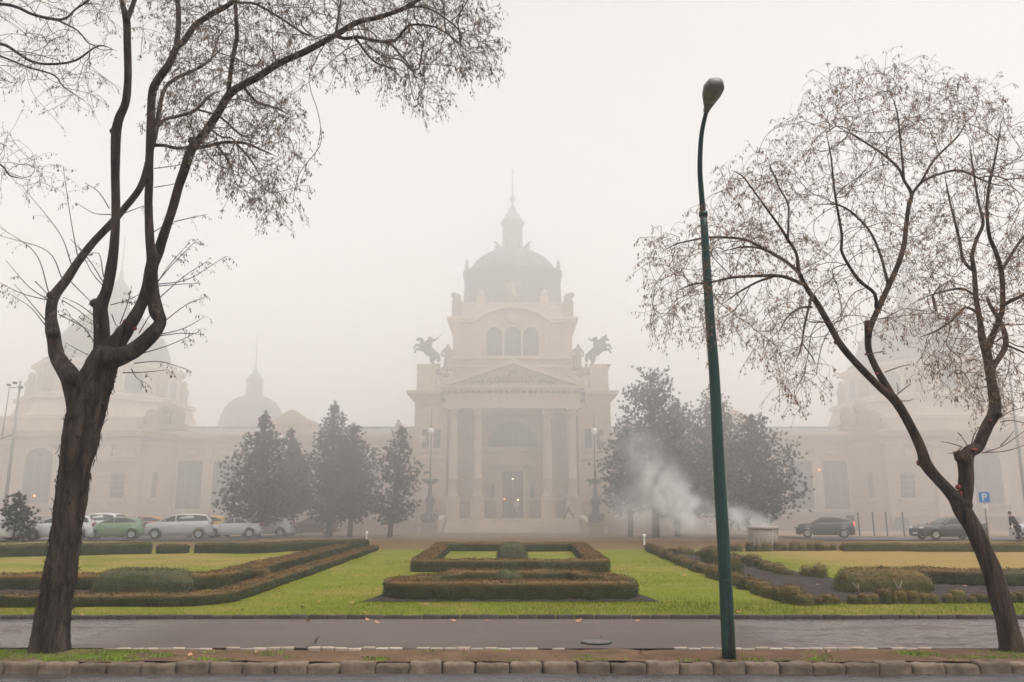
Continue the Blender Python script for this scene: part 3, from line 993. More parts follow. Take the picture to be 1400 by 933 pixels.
# attic parapet, balustrades and statue pedestals
for sx in (-1, 1):
    b = MB(); bal = MB(); ped = MB()
    x0, x1 = sorted((XC + sx * 6.3, XC + sx * hw))
    b.box(x0, x1, YF + 0.7, YF + 1.1, 12.46, 12.85)
    b.box(x0 + 0.02, x1 - 0.02, YF + 0.72, YF + 1.08, 13.75, 13.98)
    xa, xb = sorted((XC + sx * 6.35, XC + sx * 7.0))
    for k in range(6):
        x = XC + sx * (6.42 + k * 0.115 + 0.06)
        bal.lathe([(0.05, 0), (0.065, 0.12), (0.035, 0.42), (0.05, 0.8), (0.05, 0.9)], (x, YF + 0.9, 12.85), 8)
    xa, xb = sorted((XC + sx * 7.05, XC + sx * 8.7))
    ped.box(xa, xb, YF + 0.65, YF + 2.6, 12.5, 14.55)
    ped.box(xa - 0.08, xb + 0.08, YF + 0.57, YF + 2.68, 14.55, 14.72)
    ped.box(xa + 0.12, xb - 0.12, YF + 0.75, YF + 2.5, 14.72, 14.98)
    b.box(*sorted((XC + sx * 8.4, XC + sx * hw)), YF + 1.1, 95, 12.46, 13.9)
    part('parapet', b, 'stone_plain'); part_each('baluster', bal, 'stone_plain'); part('statue_pedestal', ped, 'stone_plain')
# pediment
b = MB()
b.prism([(XC - 5.9, 12.86), (XC + 5.9, 12.86), (XC, 15.0)], YF - 0.05, YF + 4.5)
part('pediment', b, 'stone')
for sx in (-1, 1):
    b = MB()
    b.prism([(XC + sx * 6.45, 12.87), (XC + sx * 5.75, 12.87), (XC, 14.86), (XC, 15.28), (XC + sx * 6.45, 13.02)], YF - 0.6, YF + 4.4)
    part('raking_cornice', b, 'stone_plain')
b = MB()
for k in range(14):
    x = XC + (k - 6.5) * 0.55
    hgt = 13.05 + max(0.0, 1.25 * (1 - abs(x - XC) / 4.6)) * 0.7
    b.blob((x, YF - 0.08, (13.0 + hgt) / 2 + 0.1), (0.26, 0.16, max(0.15, (hgt - 12.95) / 2)), 10, 6)
b.blob((XC, YF - 0.12, 13.75), (0.45, 0.2, 0.6), 12, 8)
part('relief', b, 'figure', None, 'carved figures in the gable')
# columns on pedestals
for xx in (-5.3, -3.1, 3.1, 5.3):
    c = MB()
    x = XC + xx
    c.lathe([(0.50, 3.02), (0.55, 3.1), (0.5, 3.2), (0.44, 3.26), (0.40, 3.34), (0.40, 4.6), (0.425, 4.63), (0.425, 4.7), (0.40, 4.73), (0.39, 7), (0.345, 9.85), (0.37, 9.9), (0.36, 9.95)], (x, YF + 0.55, 0), 24)
    o = part('column', c, 'stone_plain')
    c = MB()
    c.lathe([(0.36, 9.95), (0.40, 10.1), (0.46, 10.25), (0.40, 10.28), (0.50, 10.55), (0.44, 10.58), (0.56, 10.72)], (x, YF + 0.55, 0), 16)
    for a in range(8):
        th = a * math.pi / 4
        c.blob((x + 0.47 * math.cos(th), YF + 0.55 + 0.47 * math.sin(th), 10.4), (0.09, 0.09, 0.22), 8, 6)
    c.box(x - 0.55, x + 0.55, YF, YF + 1.1, 10.72, 10.85)
    part('capital', c, 'stone', o)
    c = MB()
    c.box(x - 0.60, x + 0.60, YF - 0.05, YF + 1.15, 1.22, 2.72).box(x - 0.68, x + 0.68, YF - 0.13, YF + 1.23, 2.72, 2.9)
    c.box(x - 0.66, x + 0.66, YF - 0.11, YF + 1.21, 1.22, 1.4).box(x - 0.56, x + 0.56, YF - 0.01, YF + 1.11, 2.9, 3.02)
    part('column_base', c, 'stone_plain', o, None, 0.02)
    # pilaster behind
    c = MB(); c.box(x - 0.36, x + 0.36, YF + 3.18, YF + 3.42, 2.85, 10.3).box(x - 0.46, x + 0.46, YF + 3.1, YF + 3.42, 10.3, 10.84)
    part('pilaster', c, 'stone_plain')
# portal wall: big arch with half-round window, door, lamps
YD = YF + 3.4
def arch_poly(cx, z0, zs, r, n=14):
    return [(cx - r, z0), (cx + r, z0)] + [(cx + r * math.cos(math.pi * k / n), zs + r * math.sin(math.pi * k / n)) for k in range(n + 1)]
def arch_ring(mb, cx, z0, zs, ri, ro, y0, y1, n=16):
    for k in range(n):
        a0, a1 = math.pi * k / n, math.pi * (k + 1) / n
        mb.prism([(cx + ri * math.cos(a0), zs + ri * math.sin(a0)), (cx + ro * math.cos(a0), zs + ro * math.sin(a0)), (cx + ro * math.cos(a1), zs + ro * math.sin(a1)), (cx + ri * math.cos(a1), zs + ri * math.sin(a1))], y0, y1)
    if z0 < zs:
        mb.box(cx - ro, cx - ri, y0, y1, z0, zs - 0.002).box(cx + ri, cx + ro, y0, y1, z0, zs - 0.002)
    return mb
b = MB(); arch_ring(b, XC, 7.7, 7.75, 2.3, 2.75, YD - 0.35, YD + 0.05)
b.box(XC - 2.9, XC + 2.9, YD - 0.3, YD, 7.25, 7.68)
part('arch', b, 'stone_plain')
b = MB(); b.prism(arch_poly(XC, 7.7, 7.72, 2.28, 18), YD - 0.06, YD + 0.1)
win = part('window', b, 'glass', None, 'great half-round window above the door')
b = MB()
for k in range(-3, 4): b.box(XC + k * 0.62 - 0.04, XC + k * 0.62 + 0.04, YD - 0.14, YD - 0.07, 7.72, 7.72 + math.sqrt(max(0.1, 2.2 ** 2 - (k * 0.62) ** 2)))
for z in (8.45, 9.2): b.box(XC - 2.1, XC + 2.1, YD - 0.12, YD - 0.075, z, z + 0.06)
part('frame', b, 'frame', win)
b = MB()
b.box(XC - 1.45, XC - 0.95, YD - 0.4, YD, 1.22, 6.0).box(XC + 0.95, XC + 1.45, YD - 0.4, YD, 1.22, 6.0)
b.box(XC - 1.45, XC + 1.45, YD - 0.4, YD, 5.45, 6.0).box(XC - 2.0, XC + 2.0, YD - 0.62, YD, 6.0, 6.22)
b.prism([(XC - 2.05, 6.225), (XC + 2.05, 6.225), (XC, 7.15)], YD - 0.55, YD)
part('door_surround', b, 'stone_plain', None, 'door case with a small triangular gable')
b = MB()
for s in (-1, 1):
    b.box(XC + s * 0.02, XC + s * 0.94, YD - 0.16, YD - 0.02, 1.24, 5.44)
door = part('door', b, 'joinery', None, 'tall dark double door')
b = MB()
for s in (-1, 1):
    for z0, z1 in ((1.5, 2.2), (2.4, 3.5), (3.7, 5.2)):
        b.box(XC + s * 0.16, XC + s * 0.8, YD - 0.19, YD - 0.165, z0, z1)
part('panel', b, 'frame', door)
for px, py, m in ((701, 655, 'lamp_on'), (708, 684, 'lamp_on'), (689.5, 682.5, 'orange_on')):
    p = P(px, py, YD - 0.35)
    o = MB().blob(p, (0.075, 0.075, 0.075), 10, 8).build('door_lamp', M[m], palace)
for s in (-1, 1):
    b = MB()
    x = XC + s * 1.78
    b.box(x - 0.05, x + 0.05, YD - 0.3, YD, 3.3, 3.42)
    b.lathe([(0.04, 3.0), (0.14, 3.3), (0.12, 3.9), (0.16, 3.95), (0.03, 4.3)], (x, YD - 0.35, 0), 8)
    part('wall_lantern', b, 'iron')
# front windows in the wings of the central block
for s in (-1, 1):
    for dx in (-0.78, 0.62):
        x = XC + s * (7.35 + dx * 0.75)
        b = MB(); b.box(x - 0.33, x + 0.33, YF + 0.53, YF + 0.63, 7.35, 9.0)
        wi = part('window', b, 'glass')
        b = MB(); b.box(x - 0.45, x - 0.33, YF + 0.45, YF + 0.62, 7.2, 9.1).box(x + 0.33, x + 0.45, YF + 0.45, YF + 0.62, 7.2, 9.1).box(x - 0.5, x + 0.5, YF + 0.42, YF + 0.62, 9.1, 9.28)
        part('frame', b, 'stone_plain', wi)
        b = MB(); b.box(x - 0.55, x + 0.55, YF + 0.36, YF + 0.62, 7.02, 7.2)
        part('sill', b, 'stone_plain', wi)
    x0, x1 = sorted((XC + s * 6.05, XC + s * (hw + 0.05)))
    b = MB(); b.box(x0, x1, YF + 0.42, YF + 0.62, 6.45, 6.75)
    part('string_course', b, 'stone_plain')
# upper block with the triple arched window
YU = 77.0
zb, zt = 12.6, 19.6
b = MB()
b.box(XC - 5.9, XC + 5.9, YU, 92, zb, 17.0)
b.box(XC - 5.65, XC + 5.65, YU, 92, 17.0, zt)
for s in (-1, 1):
    b.box(*sorted((XC + s * 3.1, XC + s * 3.9)), YU - 0.3, YU, 14.4, zt)
    b.box(*sorted((XC + s * 5.0, XC + s * 5.7)), YU - 0.28, YU, 14.4, zt)
    b.prism([(XC + s * 5.9, 14.9), (XC + s * 7.2, 13.2), (XC + s * 7.2, 12.5), (XC + s * 5.9, 12.5)], YU + 0.2, YU + 5)
part('wall', b, 'stone', None, 'upper storey wall under the great dome')
b = MB()
for dz, o in ((15.2, 0.14), (16.05, 0.2)):
    b.box(XC - 5.95 - o, XC + 5.95 + o, YU - o - 0.31, 92, dz, dz + 0.25)
for k in range(3):
    xx = XC + (-1.74, 0, 1.74)[k]
    r = (0.76, 0.80, 0.76)[k]
    arch_ring(b, xx, 16.4, 18.45, r, r + 0.1, YU - 0.2, YU + 0.02, 10)
part('moulding', b, 'stone_plain')
for k in range(3):
    xx = XC + (-1.74, 0, 1.74)[k]
    r = (0.76, 0.80, 0.76)[k] - 0.005
    b = MB(); b.prism(arch_poly(xx, 16.42, 18.45, r, 12), YU - 0.09, YU + 0.05)
    wi = part('window', b, 'glass', None, 'arched window below the dome')
    b = MB(); b.box(xx - 0.04, xx + 0.04, YU - 0.15, YU - 0.1, 16.43, 18.45 + r).box(xx - r, xx + r, YU - 0.14, YU - 0.095, 17.4, 17.47).box(xx - r, xx + r, YU - 0.14, YU - 0.095, 18.45, 18.52)
    part('frame', b, 'frame', wi)
b = MB()                                              # curved crowning cornice over the window bay
n = 18
for k in range(n):
    a0, a1 = math.pi * (0.16 + 0.68 * k / n), math.pi * (0.16 + 0.68 * (k + 1) / n)
    rr, zc, sc = 4.25, 17.95, 0.72
    f = lambda a, q: (XC + (rr + q) * math.cos(a), zc + (rr + q) * math.sin(a) * sc + 0.0)
    b.prism([f(a0, 0), f(a0, 0.55), f(a1, 0.55), f(a1, 0)], YU - 0.65, YU + 3.5)
for s in (-1, 1):
    b.box(*sorted((XC + s * 3.6, XC + s * 6.1)), YU - 0.55, 92, zt, zt + 0.25)
    b.box(*sorted((XC + s * 3.6, XC + s * 6.3)), YU - 0.75, 92, zt + 0.25, zt + 0.5)
part('cornice', b, 'stone_plain', None, 'curved crowning cornice over the arched windows')
b = MB()
pl = [(XC + 4.2 * math.cos(math.pi * (0.16 + 0.68 * k / 12)), 17.95 + 4.2 * math.sin(math.pi * (0.16 + 0.68 * k / 12)) * 0.72) for k in range(13)]
b.prism([(XC - 3.7, 19.0), (XC + 3.7, 19.0)] + pl, YU + 0.02, YU + 3)
b.blob((XC, YU - 0.2, 20.1), (0.62, 0.25, 0.6), 14, 8)
part('tympanum', b, 'stone', None, 'field with a round carved shield')
b = MB()
b.box(XC - 5.6, XC + 5.6, YU + 0.5, 91.5, zt + 0.5, 21.6).box(XC - 5.75, XC + 5.75, YU + 0.35, 91.6, 21.6, 21.8)
for s in (-1, 1):
    b.box(*sorted((XC + s * 2.7, XC + s * 3.5)), YU + 0.1, YU + 2, zt + 0.4, 22.4)
    b.lathe([(0.16, 22.4), (0.34, 22.7), (0.2, 23.0), (0.1, 23.15)], (XC + s * 3.1, YU + 0.6, 0), 10)
part('attic', b, 'stone')
for s in (-1, 1):
    b = MB()
    b.box(*sorted((XC + s * 4.9, XC + s * 5.9)), YU + 0.2, YU + 1.4, 20.1, 21.9)
    b.blob((XC + s * 5.45, YU + 0.7, 22.3), (0.42, 0.4, 0.5), 10, 8); b.blob((XC + s * 5.75, YU + 0.5, 22.55), (0.3, 0.3, 0.3), 10, 8)
    part('corner_trophy', b, 'figure')
# squared lower dome, round dome, lantern, spire
YC = 84.6
b = MB()
b.lathe([(5.25, 21.6), (5.25, 22.0), (5.1, 22.2), (5.0, 24.2), (4.92, 25.6), (5.15, 25.75), (5.15, 26.0), (4.6, 26.05)], (XC, YC, 0), 48, True, math.pi / 48, 7)
part('drum', b, 'slate', None, 'squared slate drum below the dome')
for sx in (-1, 1):
    for sy in (-1, 1):
        b = MB(); b.lathe([(0.2, 26.0), (0.24, 26.25), (0.1, 26.35), (0.17, 26.6), (0.03, 27.0)], (XC + sx * 4.65, YC + sy * 4.65, 0), 10)
        part('finial', b, 'lead')
b = MB()
b.lathe([(4.95, 25.95), (4.9, 26.3), (4.65, 26.9), (4.2, 27.6), (3.55, 28.25), (2.8, 28.75), (2.2, 29.05), (2.25, 29.15), (1.5, 29.3)], (XC, YC, 0), 48)
for k in range(16):
    a = 2 * math.pi * k / 16
    pts = [(r * 1.005 * math.cos(a) + XC, r * 1.005 * math.sin(a) + YC, z) for r, z in ((4.9, 26.3), (4.65, 26.9), (4.2, 27.6), (3.55, 28.25), (2.8, 28.75))]
    b.tube(pts, 0.09, 6)
dome = part('dome', b, 'slate', None, 'great ribbed slate dome')
b = MB()
b.lathe([(1.5, 28.9), (1.75, 29.15), (1.45, 29.4), (1.2, 29.7), (1.1, 30.4), (1.08, 32.2), (1.3, 32.4), (1.3, 32.6), (1.05, 32.9), (0.75, 33.5), (0.35, 33.9), (0.2, 34.1)], (XC, YC, 0), 16)
for k in range(8):
    a = 2 * math.pi * (k + 0.5) / 8
    pts = [(XC + r * math.cos(a), YC + r * math.sin(a), z) for r, z in ((1.0, 29.2), (1.35, 29.3), (1.6, 29.7), (1.9, 30.1), (2.15, 30.15))]
    b.tube(pts, [0.2, 0.22, 0.2, 0.14, 0.1], 6)
lan = part('lantern', b, 'lead', dome)
b = MB()
b.lathe([(0.3, 33.8), (0.5, 34.15), (0.2, 34.4), (0.12, 35.0), (0.42, 35.35), (0.12, 35.7), (0.08, 36.4), (0.05, 38.3), (0.16, 38.6), (0.03, 38.9)], (XC, YC, 0), 10)
part('spire', b, 'lead', dome)
b = MB()
b.lathe([(0.5, 22.0), (0.5, 22.6), (0.3, 22.8), (0.28, 23.3), (0.05, 23.4)], (XC, YU + 0.6, 0), 10)
b.blob((XC, YU + 0.6, 23.5), (0.35, 0.25, 0.4), 10, 8)
for s in (-1, 1):
    b.prism([(XC + s * 0.15, 23.3), (XC + s * 0.5, 23.7), (XC + s * 0.9, 24.2), (XC + s * 0.75, 23.6), (XC + s * 0.4, 23.1)], YU + 0.5, YU + 0.7)
part('crest', b, 'figure', None, 'winged crest in front of the dome')

# --- terrace, steps, ramps ------------------------------------------------
b = MB()
NS = 9
for k in range(NS):
    y0 = 69.2 + k * 0.36
    b.box(XC - 5.75 + 0.02 * k, XC + 5.75 - 0.02 * k, y0, 73.2, 0.04 + k * 0.13, 0.04 + (k + 1) * 0.13)
part('steps', b, 'stone_plain', None, 'broad flight of stone steps')
b = MB(); b.box(XC - 8.9, XC + 8.9, YF - 0.9, YF + 3.6, 0.0, 1.215)
part('terrace', b, 'stone_dark')
for s in (-1, 1):
    b = MB()
    pts = [(XC + s * (5.78 + 1.5 * (1 - math.cos(a * math.pi / 16))), 72.4 - 3.3 * math.sin(a * math.pi / 16) * 0.98) for a in range(9)]
    for (xa, ya), (xb, yb), k in zip(pts[:-1], pts[1:], range(8)):
        h0, h1 = 1.5 - 0.12 * k, 1.5 - 0.12 * (k + 1)
        vs = [(xa, ya, 0), (xa + s * 0.5, ya, 0), (xb + s * 0.5, yb, 0), (xb, yb, 0), (xa, ya, h0), (xa + s * 0.5, ya, h0), (xb + s * 0.5, yb, h1), (xb, yb, h1)]
        b.add(vs, [(3, 2, 1, 0), (4, 5, 6, 7), (0, 1, 5, 4), (1, 2, 6, 5), (2, 3, 7, 6), (3, 0, 4, 7)])
    part('stair_cheek', b, 'stone_plain', None, 'curved wall beside the steps')
for s in (-1, 1):
    b = MB()
    b.box(*sorted((XC + s * 7.4, XC + s * 12.6)), 71.2, 74.5, 0.0, 1.2)
    b.prism([(XC + s * 12.6, 0.0), (XC + s * 12.6, 1.2), (XC + s * 21.5, 0.1), (XC + s * 21.5, 0.0)], 70.9, 71.4)
    b.prism([(XC + s * 12.6, 0.0), (XC + s * 12.6, 0.95), (XC + s * 21.5, 0.06), (XC + s * 21.5, 0.0)], 71.4, 76.0)
    part('ramp', b, 'stone_dark', None, 'ramp wall sloping up to the terrace')
    b = MB()
    for k in range(12):
        x = XC + s * (9.3 + k * 0.9)
        zz = 1.2 if k < 4 else 1.2 - (k - 3.67) * 0.9 * 0.1236
        b.tube([(x, 71.6, zz), (x, 71.6, zz + 0.95)], 0.025, 6)
        if k: b.tube([(x, 71.6, zz + 0.95), xp], 0.03, 6)
        xp = (x, 71.6, zz + 0.95)
    part('railing', b, 'iron')

# --- wings, corner pavilions, side domes (mirrored) -------------------------
YW = 80.0
def tall_window(x, y, z0, z1, hw_, arched=False):
    b = MB()
    if arched: b.prism(arch_poly(x, z0, z1 - hw_, hw_, 14), y - 0.06, y + 0.1)
    else: b.box(x - hw_, x + hw_, y - 0.06, y + 0.1, z0, z1)
    wi = part('window', b, 'glass')
    b = MB()
    n = 3 if hw_ > 0.8 else 2
    for k in range(n + 1):
        xx = x - hw_ + 2 * hw_ * k / n
        b.box(max(xx - 0.05, x - hw_), min(xx + 0.05, x + hw_), y - 0.13, y - 0.062, z0, z1 - (hw_ * 0.75 if arched and k in (0, n) else 0))
    for k in range(1, 5):
        zz = z0 + (z1 - z0) * k / 5
        b.box(x - hw_ + 0.003, x + hw_ - 0.003, y - 0.115, y - 0.064, zz - 0.04, zz + 0.04)
    part('frame', b, 'frame', wi)
    b = MB(); b.box(x - hw_ - 0.3, x + hw_ + 0.3, y - 0.35, y, z0 - 0.3, z0 - 0.02)
    part('sill', b, 'stone_plain', wi)
for s in (-1, 1):
    sx = lambda a: XC + s * a
    bx = lambda mb, a, b_, *r: mb.box(*sorted((sx(a), sx(b_))), *r)
    b = MB()
    bx(b, 8.7, 35.0, YW, 100, -0.2, 8.5)
    part('wall', b, 'stone', None, 'long wing wall')
    b = MB()
    bx(b, 8.7, 35.0, YW - 0.3, YW - 0.002, -0.2, 1.35)
    part('plinth', b, 'stone_dark', None, 'dark base course of the wing')
    b = MB()
    for o, z, dz in ((0.15, 7.9, 0.25), (0.3, 8.5, 0.25), (0.55, 8.75, 0.2), (0.7, 8.95, 0.15)):
        bx(b, 8.7, 35.0, YW - o, 100, z, z + dz)
    bx(b, 8.7, 35.0, YW + 0.2, YW + 0.6, 9.1, 9.55)
    part('cornice', b, 'stone_plain', None, 'wing cornice and parapet')
    b = MB()
    for y0, z0 in ((YW + 1.0, 9.2),):
        b.prism([(YW + 1.0, 9.1), (YW + 8, 9.1), (YW + 4.5, 10.25)], sx(9.0), sx(33.5), 'x')
    sk = part('skylight_roof', b, 'skylight', None, 'glazed ridge roof')
    b = MB()
    for k in range(24):
        x = sx(9.5 + k)
        b.prism([(YW + 0.98, 9.11), (YW + 0.98, 9.2), (YW + 4.5, 10.34), (YW + 4.5, 10.24)], x - 0.05, x + 0.05, 'x')
    b.box(*sorted((sx(9.0), sx(33.5))), YW + 4.35, YW + 4.65, 10.24, 10.4)
    part('glazing_bar', b, 'lead', sk)
    for k in range(6):
        x = sx(31.1 - 3.41 * k)
        tall_window(x, YW, 2.07, 6.6, 1.18)
        b = MB()
        b.box(x - 1.45, x - 1.2, YW - 0.15, YW, 1.8, 6.75).box(x + 1.2, x + 1.45, YW - 0.15, YW, 1.8, 6.75).box(x - 1.55, x + 1.55, YW - 0.2, YW, 6.75, 7.0)
        b.blob((x, YW - 0.12, 7.35), (0.75, 0.16, 0.3), 12, 6)
        part('window_surround', b, 'stone_plain')
    # pilasters
    for k in range(7):
        x = sx(31.1 - 3.41 * k + 1.7)
        if k == 0: continue
        b = MB(); b.box(x - 0.22, x + 0.22, YW - 0.22, YW, 1.35, 7.9).box(x - 0.3, x + 0.3, YW - 0.28, YW, 7.5, 7.88)
        part('pilaster', b, 'stone_plain')
    # curved gable on the wing roof
    b = MB()
    b.prism([(sx(19.2), 9.2), (sx(19.2), 10.3), (sx(20.0), 10.6), (sx(20.6), 11.0), (sx(21.1), 11.35), (sx(21.6), 11.45), (sx(22.1), 11.35), (sx(22.6), 11.0), (sx(23.2), 10.6), (sx(24.0), 10.3), (sx(24.0), 9.2)], YW + 0.1, YW + 1.0)
    b.prism([(sx(19.0), 10.31), (sx(20.1), 10.72), (sx(21.2), 11.5), (sx(21.6), 11.6), (sx(22.0), 11.5), (sx(23.1), 10.72), (sx(24.2), 10.31), (sx(24.2), 10.18), (sx(19.0), 10.18)], YW - 0.1, YW + 0.08)
    part('gable', b, 'stone_plain', None, 'curved gable above the wing')
    b = MB(); b.lathe([(0.2, 9.55), (0.4, 9.9), (0.3, 10.3), (0.12, 10.4), (0.16, 10.6), (0.02, 10.7)], (sx(11.2), YW + 0.4, 0), 12)
    part('urn', b, 'figure')
    if s < 0:
        # low dome behind the wing on one side only
        b = MB()
        cx_, cy_ = sx(33.4), 105.0
        b.lathe([(4.3, 8), (4.3, 12.4), (4.15, 12.6), (3.95, 13.6), (3.5, 14.8), (2.8, 15.7), (1.9, 16.25), (1.2, 16.45)], (cx_, cy_, 0), 32)
        d2 = part('dome', b, 'slate', None, 'low dome behind the wing')
        b = MB(); b.lathe([(1.15, 16.3), (1.1, 16.6), (0.95, 18.2), (1.15, 18.35), (0.9, 18.9), (0.4, 19.5), (0.2, 19.8), (0.3, 20.0), (0.07, 20.2), (0.04, 24.6)], (cx_, cy_, 0), 16)
        part('lantern', b, 'lead', d2)
    # corner pavilion
    XP, YP = 43.4, 76.0
    b = MB()
    bx(b, 34.2, 54.4, YP, 98, -0.2, 8.6)
    # concave link between wing and pavilion
    b.prism([(sx(32.6), YW + 0.02), (sx(32.85), YW - 1.0), (sx(33.4), YP + 1.6), (sx(34.22), YP + 0.7), (sx(34.22), YW + 0.02)], -0.2, 8.55, 'z')
    part('wall', b, 'stone', None, 'corner pavilion wall with rusticated courses')
    b = MB()
    for x0, x1 in ((34.2, 35.1), (38.6, 40.0), (46.8, 48.2), (53.2, 54.4)):
        bx(b, x0, x1, YP - 0.3, YP, 1.4, 8.4)
    for k in range(12):
        bx(b, 35.12, 38.58, YP - 0.06, YP - 0.002, 1.45 + k * 0.5, 1.86 + k * 0.5)
    part_each('pilaster', b, 'stone')
    b = MB()
    for o, z, dz in ((0.15, 7.9, 0.25), (0.35, 8.6, 0.25), (0.6, 8.85, 0.2), (0.8, 9.05, 0.18)):
        bx(b, 34.2 - o, 54.4 + o, YP - o - 0.3, 98, z, z + dz)
        b.prism([(sx(32.4), YW), (sx(32.75 - o * 0.7), YW - 1.0 - o * 0.4), (sx(33.4 - o), YP + 1.4), (sx(34.22 - o), YP - o - 0.2), (sx(35.0), YW)], z + 0.004, z + dz - 0.004, 'z')
    bx(b, 34.4, 54.2, YP + 0.1, YP + 0.5, 9.23, 10.3)
    bx(b, 34.2, 54.4, YP - 0.05, YP + 0.6, 10.3, 10.5)
    part('cornice', b, 'stone_plain', None, 'corner pavilion cornice and attic')
    b = MB(); bx(b, 34.2, 54.4, YP - 0.4, YP - 0.32, -0.2, 1.4)
    bx(b, 34.2, 54.4, YP - 0.32, YP - 0.003, -0.2, 1.4)
    part('plinth', b, 'stone_dark', None, 'dark base course of the corner pavilion')
    for x in (35.0, 41.5, 45.3):
        b = MB(); b.prism(arch_poly(sx(x), -0.2, 0.6, 0.75, 10), YP - 0.46, YP - 0.402)
        part('cellar_window', b, 'glass')
    tall_window(sx(36.1), YP, 3.05, 5.25, 0.62)
    tall_window(sx(33.45), YP + 1.45, 3.05, 5.4, 0.28)
    tall_window(sx(43.4), YP, 2.4, 7.6, 1.3, True)
    b = MB(); arch_ring(b, sx(43.4), 1.6, 6.3, 1.3, 1.75, YP - 0.3, YP + 0.02, 14)
    bx(b, 41.0, 45.8, YP - 0.7, YP, 1.4, 1.6)
    for k in range(9): b.lathe([(0.1, 1.6), (0.12, 1.75), (0.06, 2.1), (0.09, 2.4)], (sx(41.3 + k * 0.53), YP - 0.55, 0), 8)
    bx(b, 41.0, 45.8, YP - 0.68, YP - 0.42, 2.4, 2.52)
    part('window_surround', b, 'stone_plain', None, 'arched window case with balcony')
    # broken curved pediment over the small window
    b = MB()
    bx(b, 34.1, 39.0, YP - 0.5, YP - 0.31, 6.35, 6.6); bx(b, 34.0, 39.1, YP - 0.65, YP - 0.3, 6.6, 6.75)
    for q in (-1, 1):
        pts = [(sx(36.3 + q * (0.5 + 1.25 * t)), 6.76 + 1.15 * (1 - t) ** 0.5 * (1 if t < 1 else 0)) for t in (0, 0.25, 0.5, 0.75, 0.9, 1.0)]
        b.prism([(sx(36.3 + q * 0.5), 6.755)] + pts, YP - 0.55, YP - 0.28)
    b.blob((sx(36.3), YP - 0.4, 7.1), (0.45, 0.2, 0.4), 12, 6)
    part('broken_pediment', b, 'stone_plain')
    b = MB()
    for x, hgt in ((31.4, 1.6), (32.6, 2.2), (33.8, 1.4)):
        b.blob((sx(x), YP + 0.6, 9.6 + hgt / 2), (0.75, 0.5, hgt / 2 + 0.3), 12, 8)
    b.blob((sx(32.2), YP + 0.3, 11.3), (0.4, 0.35, 0.45), 10, 8)
    bx(b, 30.6, 34.8, YP + 0.1, YP + 1.3, 9.22, 9.8)
    part('roof_trophy', b, 'figure', None, 'carved trophy over the cornice')
    # stepped octagonal drum and dome
    cx_, cy_ = sx(43.2), 87.0
    b = MB()
    b.lathe([(9.4, 9.2), (9.4, 10.9), (9.0, 11.2), (8.4, 12.6), (8.8, 12.7), (8.8, 13.1), (8.0, 13.3), (7.2, 13.5), (7.1, 16.2), (7.6, 16.4), (7.6, 16.8), (6.6, 17.0)], (cx_, cy_, 0), 8, False, math.pi / 8)
    part('drum', b, 'stone', None, 'stepped octagonal drum')
    rw = 7.15 * math.cos(math.pi / 8)
    for a in (-math.pi / 2, -math.pi / 4, -3 * math.pi / 4, 0 if s < 0 else math.pi):
        Mx = Matrix.Translation((cx_, cy_, 0)) @ Matrix.Rotation(a + math.pi / 2, 4, 'Z')
        b = MB(); b.prism(arch_poly(0, 13.7, 14.9, 0.95, 12), -rw - 0.12, -rw + 0.1); b.xform(Mx)
        wi = part('window', b, 'glass', None, 'arched drum window')
        b = MB(); arch_ring(b, 0, 13.7, 14.9, 0.97, 1.25, -rw - 0.25, -rw + 0.1, 10); b.xform(Mx)
        part('frame', b, 'stone_plain', wi)
    for k in range(8):
        a = math.pi / 8 + k * math.pi / 4
        b = MB()
        b.lathe([(0.5, 13.2), (0.45, 14.2), (0.6, 14.8), (0.3, 15.3), (0.35, 15.7), (0.1, 16.0)], (cx_ + 7.4 * math.cos(a), cy_ + 7.4 * math.sin(a), 0), 10)
        part('drum_figure', b, 'figure')
    b = MB()
    b.lathe([(6.7, 16.9), (6.6, 17.3), (5.9, 17.5), (5.7, 18.6), (5.2, 20.0), (4.3, 21.3), (3.1, 22.4), (1.9, 23.1), (1.3, 23.4)], (cx_, cy_, 0), 32)
    d3 = part('dome', b, 'slate', None, 'corner pavilion dome')
    b = MB(); b.lathe([(1.3, 23.3), (1.4, 23.6), (1.05, 23.9), (0.95, 25.3), (1.15, 25.5), (0.8, 26.2), (0.35, 26.8), (0.18, 27.2), (0.3, 27.5), (0.08, 27.9), (0.05, 31.8)], (cx_, cy_, 0), 16)
    part('lantern', b, 'lead', d3)
    # end wing beyond the pavilion, seen at the picture's edge
    b = MB(); bx(b, 54.4, 66, YW - 1, 98, -0.2, 8.6); bx(b, 54.4, 66, YW - 1.5, 98, 8.6, 9.3)
    part('wall', b, 'stone', None, 'end wing wall')

